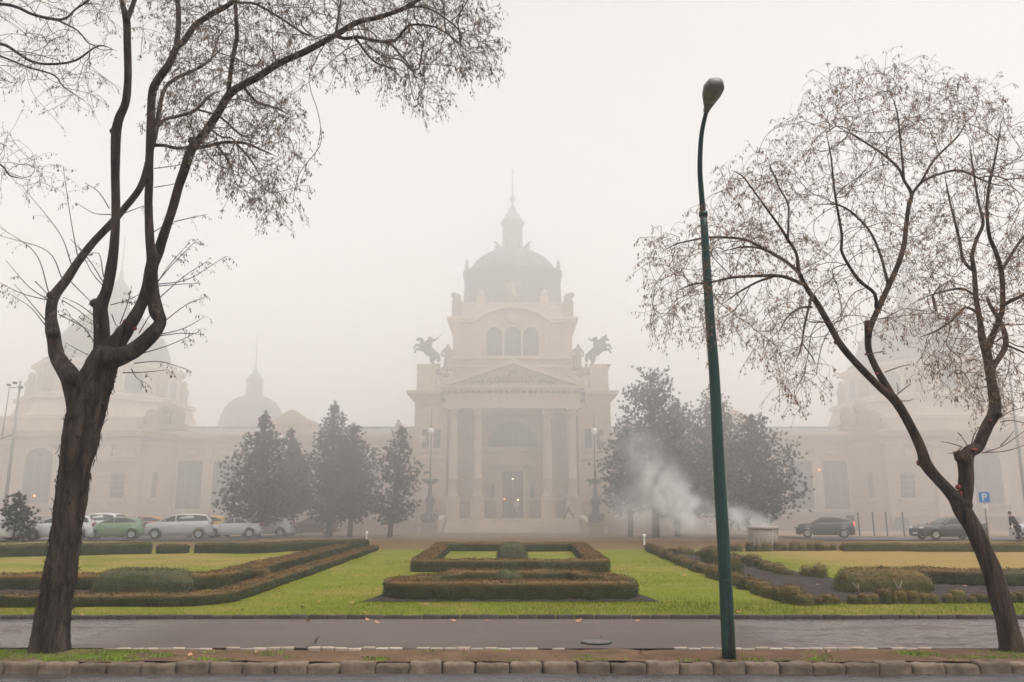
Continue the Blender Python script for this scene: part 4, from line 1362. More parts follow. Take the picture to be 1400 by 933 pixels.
# ------------------------------------------------------------------ sculptures standing on the roof
def skin_mesh(name, verts, edges, radii, root=0, levels=2, mat=None, parent=None, smooth=True):
    """one continuous skinned surface, evaluated to plain mesh"""
    me = bpy.data.meshes.new(name)
    me.from_pydata([tuple(v) for v in verts], edges, [])
    o = bpy.data.objects.new(name, me)
    COL.objects.link(o)
    m = o.modifiers.new('skin', 'SKIN')
    m.use_smooth_shade = smooth
    lay = me.skin_vertices[0] if me.skin_vertices else None
    if lay is None:
        import bmesh as _b
        bm = _b.new(); bm.from_mesh(me); bm.verts.layers.skin.verify(); bm.to_mesh(me); bm.free()
        lay = me.skin_vertices[0]
    for i, r in enumerate(radii):
        lay.data[i].radius = (r, r) if not hasattr(r, '__len__') else r
        lay.data[i].use_root = (i == root)
    s_ = o.modifiers.new('sub', 'SUBSURF'); s_.levels = levels; s_.render_levels = levels
    bpy.context.view_layer.update()
    dg = bpy.context.evaluated_depsgraph_get()
    m2 = bpy.data.meshes.new_from_object(o.evaluated_get(dg))
    bpy.data.objects.remove(o)
    m2.name = name
    m2.materials.clear()
    return link(name, m2, mat, parent)
class SK:
    def __init__(s): s.v, s.e, s.r = [], [], []
    def chain(s, pts, rad, start=None):
        prev = start
        for p, r in zip(pts, rad):
            s.v.append(p); s.r.append(r); i = len(s.v) - 1
            if prev is not None: s.e.append((prev, i))
            prev = i
        return prev
k = SK()                                              # rearing horse with a rider raising a lance
rump = k.chain([(0.55, 0, 0.95)], [0.34])
mid = k.chain([(0.15, 0, 1.25)], [0.33], rump)
chest = k.chain([(-0.22, 0, 1.6)], [0.31], mid)
nk = k.chain([(-0.40, 0, 1.95), (-0.48, 0, 2.25)], [0.21, 0.17], chest)
k.chain([(-0.68, 0, 2.28), (-0.9, 0, 2.1)], [0.13, 0.08], nk)
for q in (-1, 1):
    k.chain([(0.55, 0.2 * q, 0.62), (0.38, 0.2 * q, 0.38), (0.6, 0.2 * q, 0.2), (0.5, 0.2 * q, 0.04)], [0.2, 0.12, 0.08, 0.08], rump)
    k.chain([(-0.55, 0.17 * q, 1.55 - 0.12 * q), (-0.9, 0.17 * q, 1.6 - 0.15 * q), (-1.0, 0.17 * q, 1.35 - 0.15 * q), (-1.1, 0.17 * q, 1.25 - 0.15 * q)], [0.13, 0.09, 0.06, 0.07], chest)
k.chain([(0.9, 0, 0.95), (1.02, 0, 0.6), (0.95, 0, 0.3)], [0.13, 0.14, 0.08], rump)
rd = k.chain([(0.2, 0, 1.7), (0.22, 0, 2.05), (0.2, 0, 2.3)], [0.2, 0.22, 0.1], mid)
k.chain([(0.18, 0, 2.48)], [0.13], rd)
sh = len(k.v) - 3
k.chain([(0.42, -0.25, 2.2), (0.62, -0.3, 2.05), (0.85, -0.3, 2.25)], [0.1, 0.08, 0.06], sh)
k.chain([(0.0, 0.25, 2.15), (-0.2, 0.22, 1.95)], [0.1, 0.07], sh)
for q in (-1, 1): k.chain([(0.0, 0.32 * q, 1.45), (0.05, 0.36 * q, 1.05), (-0.1, 0.36 * q, 0.95)], [0.12, 0.09, 0.07], mid)
for s, lab in ((-1, 'bronze horseman on the roof corner above the leaning young pine, lance raised'), (1, 'bronze horseman on the roof corner above the steam plume, facing the tall lamp post')):
    t = thing('equestrian_statue', lab, 'statue', (XC + s * 7.95, YF + 1.5, 14.98))
    o = skin_mesh('horse_and_rider', [(v[0] * -s, v[1] * 1.15, v[2]) for v in k.v], k.e, [q * 1.22 for q in k.r], 0, 2, M['statue'], t)
    b = MB(); b.tube([(-s * 0.35, -0.3, 1.75), (-s * 1.35, -0.3, 2.75)], [0.035, 0.02], 6)
    if s < 0: b.build('lance', M['statue'], t)
    b = MB(); b.box(-0.75, 0.95, -0.45, 0.45, 0, 0.07)
    if s > 0:
        b2 = MB(); b2.prism([(-0.15, 2.0), (0.3, 2.4), (0.75, 2.65), (0.7, 2.45), (0.45, 2.2), (0.1, 1.9)], -0.15, 0.12)
        b2.build('cloak', M['statue'], t)
    b.build('base', M['statue'], t)
    t.scale = (1.12, 1.12, 1.12)
    # seated figures beside the pedestal
    for q, (dx, dz) in enumerate(((-1.25, -1.0), (-1.7, -1.15))):
        b = MB()
        fx = XC + s * (7.95 + dx)
        b.blob((fx, YF + 0.95, 14.98 + dz + 0.4), (0.32, 0.3, 0.42), 12, 8).blob((fx + 0.05 * s, YF + 0.85, 14.98 + dz + 0.95 - 0.12 * q), (0.15, 0.15, 0.18), 10, 8).blob((fx - s * 0.2, YF + 0.75, 14.98 + dz + 0.18), (0.3, 0.25, 0.2), 10, 8)
        part('seated_figure', b, 'figure')
for s, lab in ((-1, 'stone figure standing at the drum corner beside the lance of the horseman'), (1, 'stone figure standing at the drum corner on the steam side of the arched windows')):
    t = thing('stone_figure', lab, 'statue', (XC + s * 6.15, 76.0, 14.6))
    t.scale = (1.2, 1.2, 1.2)
    MB().box(-0.5, 0.5, -0.4, 0.4, -2.1, 0).build('base', M['stone_plain'], t)
    k2 = SK()
    hp = k2.chain([(0, 0, 1.1)], [0.3])
    tq = k2.chain([(0.02, 0, 1.5), (0, 0, 1.85), (0.03, -0.05, 2.05)], [0.27, 0.26, 0.1], hp)
    k2.chain([(0.04, -0.06, 2.3)], [0.17], tq)
    k2.chain([(0, 0, 0.6), (0, 0, 0.04)], [0.33, 0.38], hp)
    for q in (-1, 1): k2.chain([(0.36 * q, 0, 1.75), (0.45 * q, -0.1, 1.35), (0.25 * q, -0.25, 1.25)], [0.11, 0.1, 0.08], tq - 1)
    skin_mesh('body', k2.v, k2.e, k2.r, 0, 2, M['figure'], t)
# ------------------------------------------------------------------ bare broadleaf trees
def in_poly(x, y, poly):
    r = False
    n = len(poly)
    for i in range(n):
        x0, y0 = poly[i]; x1, y1 = poly[(i + 1) % n]
        if (y0 > y) != (y1 > y) and x < (x1 - x0) * (y - y0) / (y1 - y0) + x0: r = not r
    return r
def limb_mesh(mb, pts, rad, sides, step, rough, seed, flare=False):
    p, r = catmull(pts, rad, step)
    off = Vector((seed * 4.1, seed * 2.7, seed))
    vs = []
    for j, ((t, u, v), c, q) in enumerate(zip(frames(p), p, r)):
        for i in range(sides):
            a = 2 * math.pi * i / sides
            d = u * math.cos(a) + v * math.sin(a)
            w1 = c + d * q
            # bark: long vertical ridges, knots, burls
            rid = noise.fractal(Vector((d.x * 6 * q / 0.2, d.y * 6 * q / 0.2, w1.z * 1.6)) + off, 0.8, 2.2, 4)
            lump = noise.noise(w1 * 3.2 + off)
            k = 1 + rough * (0.6 * rid + 0.45 * lump + 0.5 * max(0.0, noise.noise(w1 * 1.3 + off) - 0.25) * 2)
            if flare and c.z < 0.5:
                k *= 1 + 0.10 * (1 - c.z / 0.5) ** 2 * (0.55 + 0.45 * math.sin(a * 4 + seed))
            vs.append(c + d * (q * k))
    n = len(p)
    fs = [(j * sides + i, j * sides + (i + 1) % sides, (j + 1) * sides + (i + 1) % sides, (j + 1) * sides + i) for j in range(n - 1) for i in range(sides)]
    fs += [tuple(range(sides - 1, -1, -1)), tuple((n - 1) * sides + i for i in range(sides))]
    mb.add(vs, fs, True)
    mb.sm[-1] = mb.sm[-2] = False
    return p, r
def colonize(start, attr, rg, step=0.11, skip=0.05):
    """join every crown point to the nearest suitable twig, working outwards from the limbs"""
    n0 = len(start)
    cap = n0 + len(attr) * 8
    N = np.zeros((cap, 3)); Dn = np.zeros((cap, 3)); depth = np.zeros(cap)
    par = [-1] * n0
    S = np.array([tuple(p) for p in start]); N[:n0] = S
    Dn[:n0- 1] = S[1:] - S[:-1]
    Dn[:n0] /= np.linalg.norm(Dn[:n0], axis=1)[:, None] + 1e-9
    A = np.array([tuple(p) for p in attr])
    dmin = np.array([np.min(np.sum((S - p) ** 2, 1)) for p in A])
    n = n0
    for q in np.argsort(dmin * np.array([rg.uniform(0.75, 1.3) for _ in A])):
        p = A[q]
        df = p - N[:n]
        d = np.sqrt(np.sum(df * df, 1))
        k = min(14, n - 1)
        idx = np.argpartition(d, k)[:k + 1]
        dd = d[idx]
        if dd.min() < skip: continue
        cs = np.sum(df[idx] * Dn[idx], 1) / (dd + 1e-9)
        j = int(idx[np.argmin(dd * (1.35 - 0.55 * cs) + 0.06 * depth[idx])])
        L = d[j]
        a = N[j].copy()
        sgn = Dn[j] * (0.3 * L if j >= n0 else 0.12 * L)
        c = a + sgn + np.array([rg.uniform(-1, 1), rg.uniform(-1, 1), rg.uniform(-0.7, 1.1)]) * 0.075 * L
        m = max(1, min(7, int(round(L / step))))
        prev = j
        for s in range(1, m + 1):
            t = s / m
            u = a * (1 - t) ** 2 + c * (2 * t * (1 - t)) + p * t * t
            N[n] = u
            v = u - N[prev]
            Dn[n] = v / (np.linalg.norm(v) + 1e-9)
            depth[n] = depth[prev] + np.linalg.norm(v)
            par.append(prev); prev = n; n += 1
            if n >= cap: break
        if n >= cap: break
    return [Vector(v) for v in N[:n]], par
def tubes_fast(chains, sides):
    """chains: list of (pts, radii) -> V,F arrays"""
    V, Fc, b = [], [], 0
    ang = [2 * math.pi * i / sides for i in range(sides)]
    cs = [(math.cos(a), math.sin(a)) for a in ang]
    for pts, rad in chains:
        n = len(pts)
        if n < 2: continue
        for (t, u, v), p, r in zip(frames(pts), pts, rad):
            for c, s in cs:
                V.append((p.x + (u.x * c + v.x * s) * r, p.y + (u.y * c + v.y * s) * r, p.z + (u.z * c + v.z * s) * r))
        for j in range(n - 1):
            for i in range(sides):
                i2 = (i + 1) % sides
                Fc.append((b + j * sides + i, b + j * sides + i2, b + (j + 1) * sides + i2, b + (j + 1) * sides + i))
        b += n * sides
    return V, Fc
def grow_crown(root, skel, sprays, attr, matn, keymat, seed, tip_r=0.0024, keys=6, keysize=0.033, sprig=2):
    """twigs reaching from the traced limbs into the crown, with hanging seed keys"""
    rg = random.Random(seed)
    pos, par = colonize(skel, attr, rg)
    n0 = len(skel)
    n = len(pos)
    ch = [[] for _ in range(n)]
    for j in range(n0, n): ch[par[j]].append(j)
    load = [0.0] * n
    for j in range(n - 1, n0 - 1, -1):
        if not ch[j]: load[j] = 1.0
        if par[j] >= n0: load[par[j]] += load[j]
    rad = [tip_r * max(1.0, l) ** 0.36 for l in load]
    rad = [min(r, 0.015) for r in rad]
    chains = []
    stack = [(par[j], j) for j in range(n0, n) if par[j] < n0]
    while stack:
        p0, j = stack.pop()
        pts, rr = [pos[p0], pos[j]], [rad[j], rad[j]]
        while ch[j]:
            c = max(ch[j], key=lambda q: load[q])
            for q in ch[j]:
                if q != c: stack.append((j, q))
            j = c
            pts.append(pos[j]); rr.append(rad[j])
        chains.append((pts, rr))
    thick = [c for c in chains if c[1][0] > 0.008]
    thin = [c for c in chains if c[1][0] <= 0.008]
    # smooth a little
    def sm(c):
        pts = c[0]
        q = [pts[0]] + [(pts[i - 1] + pts[i] * 2 + pts[i + 1]) / 4 for i in range(1, len(pts) - 1)] + [pts[-1]]
        return (q, c[1])
    # drooping end sprigs
    ends = [j for j in range(n0, n) if not ch[j]]
    ends += [j for j in range(n0, n) if ch[j] and load[j] < 5 and rg.random() < 0.22]
    sp, kc = [], []
    for j in ends + sprays:
        if isinstance(j, int):
            p = pos[j]; d0 = (pos[j] - pos[par[j]]).normalized()
        else:
            p, d0 = j
        for _ in range(sprig):
            d = (d0 + Vector((rg.uniform(-1, 1), rg.uniform(-1, 1), rg.uniform(-0.9, 0.55)))).normalized()
            L = rg.uniform(0.06, 0.20)
            a = p; pts = [a]
            for k in range(3):
                d = (d + Vector((0, 0, -0.35))).normalized()
                a = a + d * (L / 3); pts.append(a)
            sp.append((pts, [tip_r * 0.8, tip_r * 0.7, tip_r * 0.6, tip_r * 0.5]))
            for _ in range(rg.randint(keys // 2, keys)):
                kc.append(pts[rg.randint(1, 3)] + Vector((rg.uniform(-0.02, 0.02), rg.uniform(-0.02, 0.02), 0)))
    V1, F1 = tubes_fast([sm(c) for c in thick], 6)
    V2, F2 = tubes_fast([sm(c) for c in thin] + sp, 3)
    F2 = [tuple(i + len(V1) for i in f) for f in F2]
    link('crown', mesh_np('crown', V1 + V2, F1 + F2, False), M[matn], root)
    # hanging keys
    nr = np.random.default_rng(seed)
    c = np.array([tuple(q) for q in kc]); m = len(c)
    d = np.stack([nr.normal(0, 0.45, m), nr.normal(0, 0.45, m), -np.ones(m)], 1)
    d /= np.linalg.norm(d, axis=1)[:, None]
    s = np.cross(d, nr.normal(0, 1, (m, 3))); s /= np.linalg.norm(s, axis=1)[:, None]
    L = keysize * nr.uniform(0.6, 1.3, (m, 1)); W = L * nr.uniform(0.13, 0.24, (m, 1))
    a = c + d * L * 0.25
    V = np.stack([c, a + s * W + d * L * 0.35, c + d * L * 1.35, a - s * W + d * L * 0.35], 1).reshape(-1, 3)
    link('seed_keys', mesh_np('seed_keys', V, np.arange(4 * m).reshape(m, 4)), M[keymat], root)
    print('crown', seed, 'nodes', n, 'keys', m)
def to3(pl, Y0, Y1=None):
    """pixel polyline (x, y, r) -> points and radii, depth going from Y0 to Y1"""
    Y1 = Y0 if Y1 is None else Y1
    n = len(pl)
    pts, rad = [], []
    for i, (x, y, r) in enumerate(pl):
        Y = Y0 + (Y1 - Y0) * (i / max(1, n - 1))
        pts.append(P(x, y, Y)); rad.append(r * PX(x, y, Y))
    if pl[-1][2] < 2.1: rad[-1] *= 0.3
    return pts, rad
def sample_zone(poly, n, Yf, rg, dens=None):
    xs = [p[0] for p in poly]; ys = [p[1] for p in poly]
    out = []
    while len(out) < n:
        x, y = rg.uniform(min(xs), max(xs)), rg.uniform(min(ys), max(ys))
        cl = 0.15 + 1.1 * (0.5 + noise.noise(Vector((x * 0.022, y * 0.022, len(poly)))))
        if in_poly(x, y, poly) and rg.random() < cl * (1 if dens is None else dens(x, y)):
            out.append(P(x + rg.gauss(0, 13), y + rg.gauss(0, 13), Yf(x, y, rg)))
    return out

# ---- the big tree beside the kerb, trunk at the picture's edge ---------------
TB = G(67, 892, 0.0)
tree = thing('bare_tree', 'large bare tree with thick peeling dark trunk, forked into upright limbs, beside the kerb', 'tree', (0, 0, 0))
Y0 = 10.25
trunk = MB()
skel = []
limbs = [  # pixel polyline, depth start, depth end, sides, rough
    ([(67, 897, 29), (70, 860, 26.5), (77, 815, 23.5), (85, 765, 21.8), (91, 725, 21.6), (101, 655, 23), (110, 600, 27), (118, 565, 26.5), (127, 532, 27), (139, 500, 23), (150, 478, 20)], Y0, Y0, 48, 0.20),
    ([(110, 575, 17), (104, 540, 17), (96, 515, 15), (83, 496, 12.5), (77, 484, 11.5), (73, 460, 10), (70, 432, 8.2), (74, 406, 8.3), (92, 381, 6.9), (109, 355, 6.2), (129, 330, 6), (151, 307, 5.5), (170, 285, 5.2), (193, 254, 5), (203, 218, 4.4), (212, 185, 3.8), (222, 130, 3.2), (238, 109, 2.8), (277, 90, 2.2), (310, 60, 1.5)], Y0 - 0.1, Y0 + 0.9, 20, 0.16),
    ([(138, 500, 15), (139, 470, 12.5), (138, 440, 11.5), (138, 420, 10.5), (146, 398, 8.2), (151, 375, 8), (156, 337, 6.8), (158, 298, 6.5), (158, 257, 6.7), (158, 215, 6.9), (159, 182, 7.6), (163, 162, 7), (172, 140, 6), (175, 105, 5.6), (174, 64, 5.6), (173, 28, 5.8), (166, 0, 3.6), (158, -50, 2.8), (150, -110, 1.8)], Y0 + 0.05, Y0 - 0.5, 20, 0.14),
    ([(173, 30, 4.2), (184, 0, 3.6), (200, -50, 2.6), (215, -110, 1.6)], Y0 - 0.45, Y0 - 0.2, 12, 0.1),
    ([(150, 485, 17), (167, 458, 13), (180, 440, 10.5), (193, 417, 8.6), (202, 392, 9), (206, 372, 10), (209, 354, 9.5), (205, 330, 6.8), (203, 282, 6), (204, 245, 6), (204, 222, 6), (206, 174, 6.3), (208, 129, 6.3), (215, 111, 6.2), (231, 88, 5.8), (242, 64, 5.2), (252, 56, 4.8), (267, 35, 4.5), (290, 19, 4.1), (315, 5, 3.8), (340, -20, 3), (370, -60, 2)], Y0, Y0 - 0.9, 20, 0.14),
    ([(241, 66, 4.2), (244, 34, 4), (243, 0, 3.8), (238, -50, 2.8), (236, -110, 1.8)], Y0 - 0.55, Y0 - 0.1, 12, 0.1),
    ([(155, 490, 16), (181, 480, 12.5), (205, 460, 11.5), (219, 441, 9.5), (214, 426, 11), (209, 400, 9.5), (208, 372, 8.5)], Y0 - 0.12, Y0 - 0.05, 20, 0.15),
    ([(208, 362, 9), (216, 345, 8), (222, 327, 7.2), (235, 289, 6.6), (244, 256, 6.6), (251, 236, 7), (262, 204, 7.6), (280, 182, 6.2), (296, 158, 6), (314, 129, 6), (331, 117, 5.6), (350, 107, 5.5), (382, 87, 5.2), (421, 69, 5), (459, 48, 4.6), (488, 31, 4.1), (517, 24, 3.6), (549, 13, 3.4), (575, -2, 3), (620, -28, 2.2), (660, -60, 1.5)], Y0, Y0 - 1.3, 20, 0.13),
    ([(312, 131, 3.6), (314, 109, 3.4), (318, 80, 3.5), (324, 48, 3.3), (322, 10, 3), (321, -30, 2.2), (330, -80, 1.5)], Y0 - 0.6, Y0 - 0.9, 10, 0.08),
    ([(459, 48, 3.4), (470, 53, 3), (491, 51, 2.6), (508, 55, 2.6), (533, 58, 2.2), (546, 51, 2), (559, 35, 1.8), (594, 37, 1.5), (625, 55, 1.1)], Y0 - 1.05, Y0 - 1.6, 8, 0.05),
    ([(486, 53, 2), (511, 84, 1.5), (533, 93, 1.3), (548, 105, 1)], Y0 - 1.15, Y0 - 1.0, 6, 0),
    ([(533, 58, 2), (549, 77, 1.5), (562, 93, 1.3), (570, 112, 1)], Y0 - 1.3, Y0 - 1.7, 6, 0),
    ([(325, 4, 2.2), (350, 6, 2), (385, 26, 1.9), (414, 45, 1.6), (440, 52, 1.2)], Y0 - 0.8, Y0 + 0.3, 6, 0),
    ([(206, 183, 3.2), (212, 178, 3), (225, 164, 2.8), (248, 158, 2.6), (267, 151, 2.4), (286, 132, 2.2), (302, 124, 1.6)], Y0 - 0.5, Y0 + 0.5, 8, 0.05),
    ([(270, 150, 2), (300, 160, 1.8), (330, 185, 1.5), (352, 190, 1.2)], Y0 + 0.2, Y0 + 0.9, 6, 0),
    ([(206, 199, 3), (224, 199, 2.7), (242, 203, 2.5), (258, 201, 2.2)], Y0 - 0.4, Y0 - 0.1, 8, 0.05),
    ([(264, 203, 3.2), (283, 200, 2.8), (306, 195, 2.5), (335, 196, 2.1), (355, 204, 1.6), (380, 215, 1.2)], Y0 - 0.2, Y0 + 0.5, 8, 0.05),
    ([(296, 198, 2), (312, 220, 1.6), (322, 243, 1.2)], Y0, Y0 + 0.4, 6, 0),
    ([(322, 195, 1.8), (345, 222, 1.4), (360, 250, 1)], Y0 + 0.2, Y0 + 0.7, 6, 0),
    ([(331, 117, 2.4), (352, 140, 1.9), (378, 148, 1.6), (400, 160, 1.2)], Y0 - 0.5, Y0 + 0.1, 6, 0),
    ([(459, 47, 2.4), (463, 20, 2.1), (466, 0, 1.9), (470, -40, 1.4)], Y0 - 1.05, Y0 - 0.6, 6, 0),
    ([(540, 14, 2), (580, 10, 1.7), (615, 30, 1.4), (640, 55, 1)], Y0 - 1.2, Y0 - 0.8, 6, 0),
]
for i, (pl, ya, yb, sd_, rough) in enumerate(limbs):
    pts, rad = to3(pl, ya, yb)
    rad = [q * 0.86 for q in rad]
    p, r = limb_mesh(trunk, pts, rad, sd_, 0.035 if i == 0 else (0.05 if sd_ > 12 else 0.08), rough, i + 1, flare=(i == 0))
    if i >= 1:
        acc = 0
        for a, b, q in zip(p[:-1], p[1:], r):
            acc += (b - a).length
            if q < 0.062 and acc > 0.16 and a.z > 5.4:
                skel.append(a); acc = 0
# cut knobs on the limbs
for (x, y, r, dy) in ((70, 404, 6, -0.02), (131, 415, 7.5, -0.04), (220, 441, 7, -0.02), (263, 193, 6, 0), (155, 180, 5, -0.03), (73, 456, 9, 0.0), (146, 487, 15, -0.22), (100, 518, 13, -0.12)):
    c = P(x, y, Y0 + dy); q = r * PX(x, y, Y0)
    trunk.blob(c, (q, q, q * 0.9), 14, 10)
# shaggy strips of bark standing off the trunk
rb = random.Random(9)
tp, tr = catmull(*to3(limbs[0][0], Y0), 0.02)
tr = [q * 0.88 for q in tr]
for _ in range(300):
    j = rb.randrange(20, len(tp) - 18)
    a = rb.uniform(0, 6.283)
    d = Vector((math.cos(a), math.sin(a), 0)); s_ = Vector((-d.y, d.x, 0))
    L = rb.uniform(0.04, 0.13); wd = rb.uniform(0.010, 0.028); lift = rb.uniform(0.008, 0.045)
    ax = (tp[j + 3] - tp[j]).normalized()
    base = tp[j] + d * (tr[j] * 0.99)
    up = rb.random() < 0.35
    v = []
    for k in range(4):
        t = k / 3
        o_ = d * (0.004 + lift * (t * t if not up else (1 - t) ** 2)) + s_ * (rb.uniform(-0.004, 0.004))
        c = base + ax * (L * (0.5 - t)) + o_
        v += [c - s_ * wd * (1 - 0.5 * t), c + s_ * wd * (1 - 0.5 * t), c + s_ * wd * 0.4 * (1 - t) + d * 0.006]
    trunk.add(v, [(k * 3, k * 3 + 1, k * 3 + 4, k * 3 + 3) for k in range(3)] + [(k * 3 + 1, k * 3 + 2, k * 3 + 5, k * 3 + 4) for k in range(3)], True)
trunk.build('trunk', M['bark'], tree)
# red painted pruning wounds
def scar(root, x, y, r, Y, label, ry=0.8):
    q = r * PX(x, y, Y)
    c = P(x, y, Y)
    b = MB(); b.blob(c + Vector((0, 0.02, 0)), (q, q * 0.75, q * ry), 12, 8)
    o = b.build('pruning_scar', M['scar'], root)
    o['label'] = label
for (x, y, r, dy, ry) in ((126, 415, 3.6, -0.10, 0.9), (172, 440, 5.5, -0.16, 0.55), (183, 449, 3.5, -0.14, 0.8), (234, 291, 3.2, -0.10, 1.0), (178, 431, 3, -0.15, 0.7)):
    scar(tree, x, y, r, Y0 + dy * 0.72, 'red painted pruning wound')
# straight water shoots round the fork
def zp(a, b): return (0.3217 * a, 250 + 0.3217 * b)
SH = [((205, 500), (90, 470), (0, 425)), ((208, 470), (150, 300), (0, 190)), ((265, 410), (200, 290), (0, 225)), ((303, 345), (250, 210), (95, 15)), ((331, 318), (300, 150), (268, -70)), ((197, 590), (130, 510), (60, 430)), ((197, 612), (130, 530), (40, 472)), ((208, 500), (120, 440), (25, 330)), ((410, 690), (350, 610), (260, 545)), ((412, 752), (350, 720), (280, 682)), ((405, 570), (340, 520), (270, 488)), ((440, 425), (380, 330), (300, 240)), ((440, 400), (420, 300), (370, 310)), ((470, 135), (400, 130), (330, 90)), ((465, 110), (420, 40), (360, 0)), ((670, 420), (740, 340), (840, 240)), ((670, 432), (800, 410), (960, 312)), ((675, 492), (780, 400), (880, 335)), ((672, 440), (760, 432), (850, 428)), ((672, 420), (720, 350), (800, 260)), ((700, 588), (790, 520), (870, 488)), ((680, 645), (780, 620), (870, 570)), ((670, 652), (770, 640), (865, 645)), ((600, 727), (720, 690), (840, 635)), ((570, 768), (680, 760), (790, 792)), ((558, 790), (580, 830), (620, 852)), ((522, 808), (620, 805), (710, 795)), ((655, 208), (700, 180), (740, 150)), ((740, 166), (810, 150), (880, 135)), ((528, 130), (580, 110), (640, 88)), ((655, 20), (720, 10), (780, -4)), ((655, -60), (760, -75), (860, -100)), ((475, 560), (490, 600), (500, 610)), ((510, 600), (540, 520), (560, 440)), ((440, 440), (390, 380), (330, 260)), ((300, 420), (360, 480), (390, 510)), ((250, 560), (330, 600), (400, 640)), ((470, 520), (540, 500), (600, 470)), ((590, 640), (640, 560), (680, 520)), ((150, 420), (190, 460), (205, 480)), ((265, 500), (330, 540), (420, 610))]
sb, sprays = [], []
for k, pl in enumerate(SH):
    dy = rb.uniform(-0.5, 0.5)
    pts = [P(*zp(*pl[0]), Y0), P(*zp(*pl[1]), Y0 + dy * 0.5), P(*zp(*pl[2]), Y0 + dy)]
    p, r = catmull(pts, [0.0075, 0.0055, 0.0032], 0.08)
    sb.append((p, r))
    n = len(p)
    for j in range(n // 2, n):
        if rb.random() < (0.55 if pl[2][0] > 450 or k % 4 == 0 else 0.25):
            sprays.append((p[j], (p[-1] - p[0]).normalized()))
V, Fc = tubes_fast(sb, 5)
link('water_shoots', mesh_np('water_shoots', V, Fc, True), M['twig'], tree)
# crown
rg = random.Random(21)
Lz = [(100, -160), (660, -160), (660, 0), (668, 80), (655, 98), (625, 90), (607, 105), (606, 138), (588, 152), (570, 128), (545, 112), (510, 116), (470, 96), (440, 106), (415, 100), (400, 120), (398, 150), (412, 180), (424, 205), (420, 238), (402, 250), (405, 278), (380, 292), (350, 286), (325, 255), (300, 240), (285, 210), (250, 212), (225, 195), (215, 150), (232, 110), (222, 70), (200, 60), (190, 20), (150, 0), (110, -40)]
def dl(x, y):
    k = 0.75
    if y < 0: k = 0.38
    if 230 < x < 420 and y > 60: k = 1.0
    if x > 560: k = 1.0
    if x < 235: k = 0.35
    if 400 < x < 470 and y > 50: k = 0.35
    return k
at = sample_zone(Lz, 5200, lambda x, y, r: Y0 - 0.5 - 0.9 * max(0, (x - 350) / 300) + r.gauss(0, 0.95), rg, dl)
grow_crown(tree, skel, sprays, at, 'twig', 'key', 31)

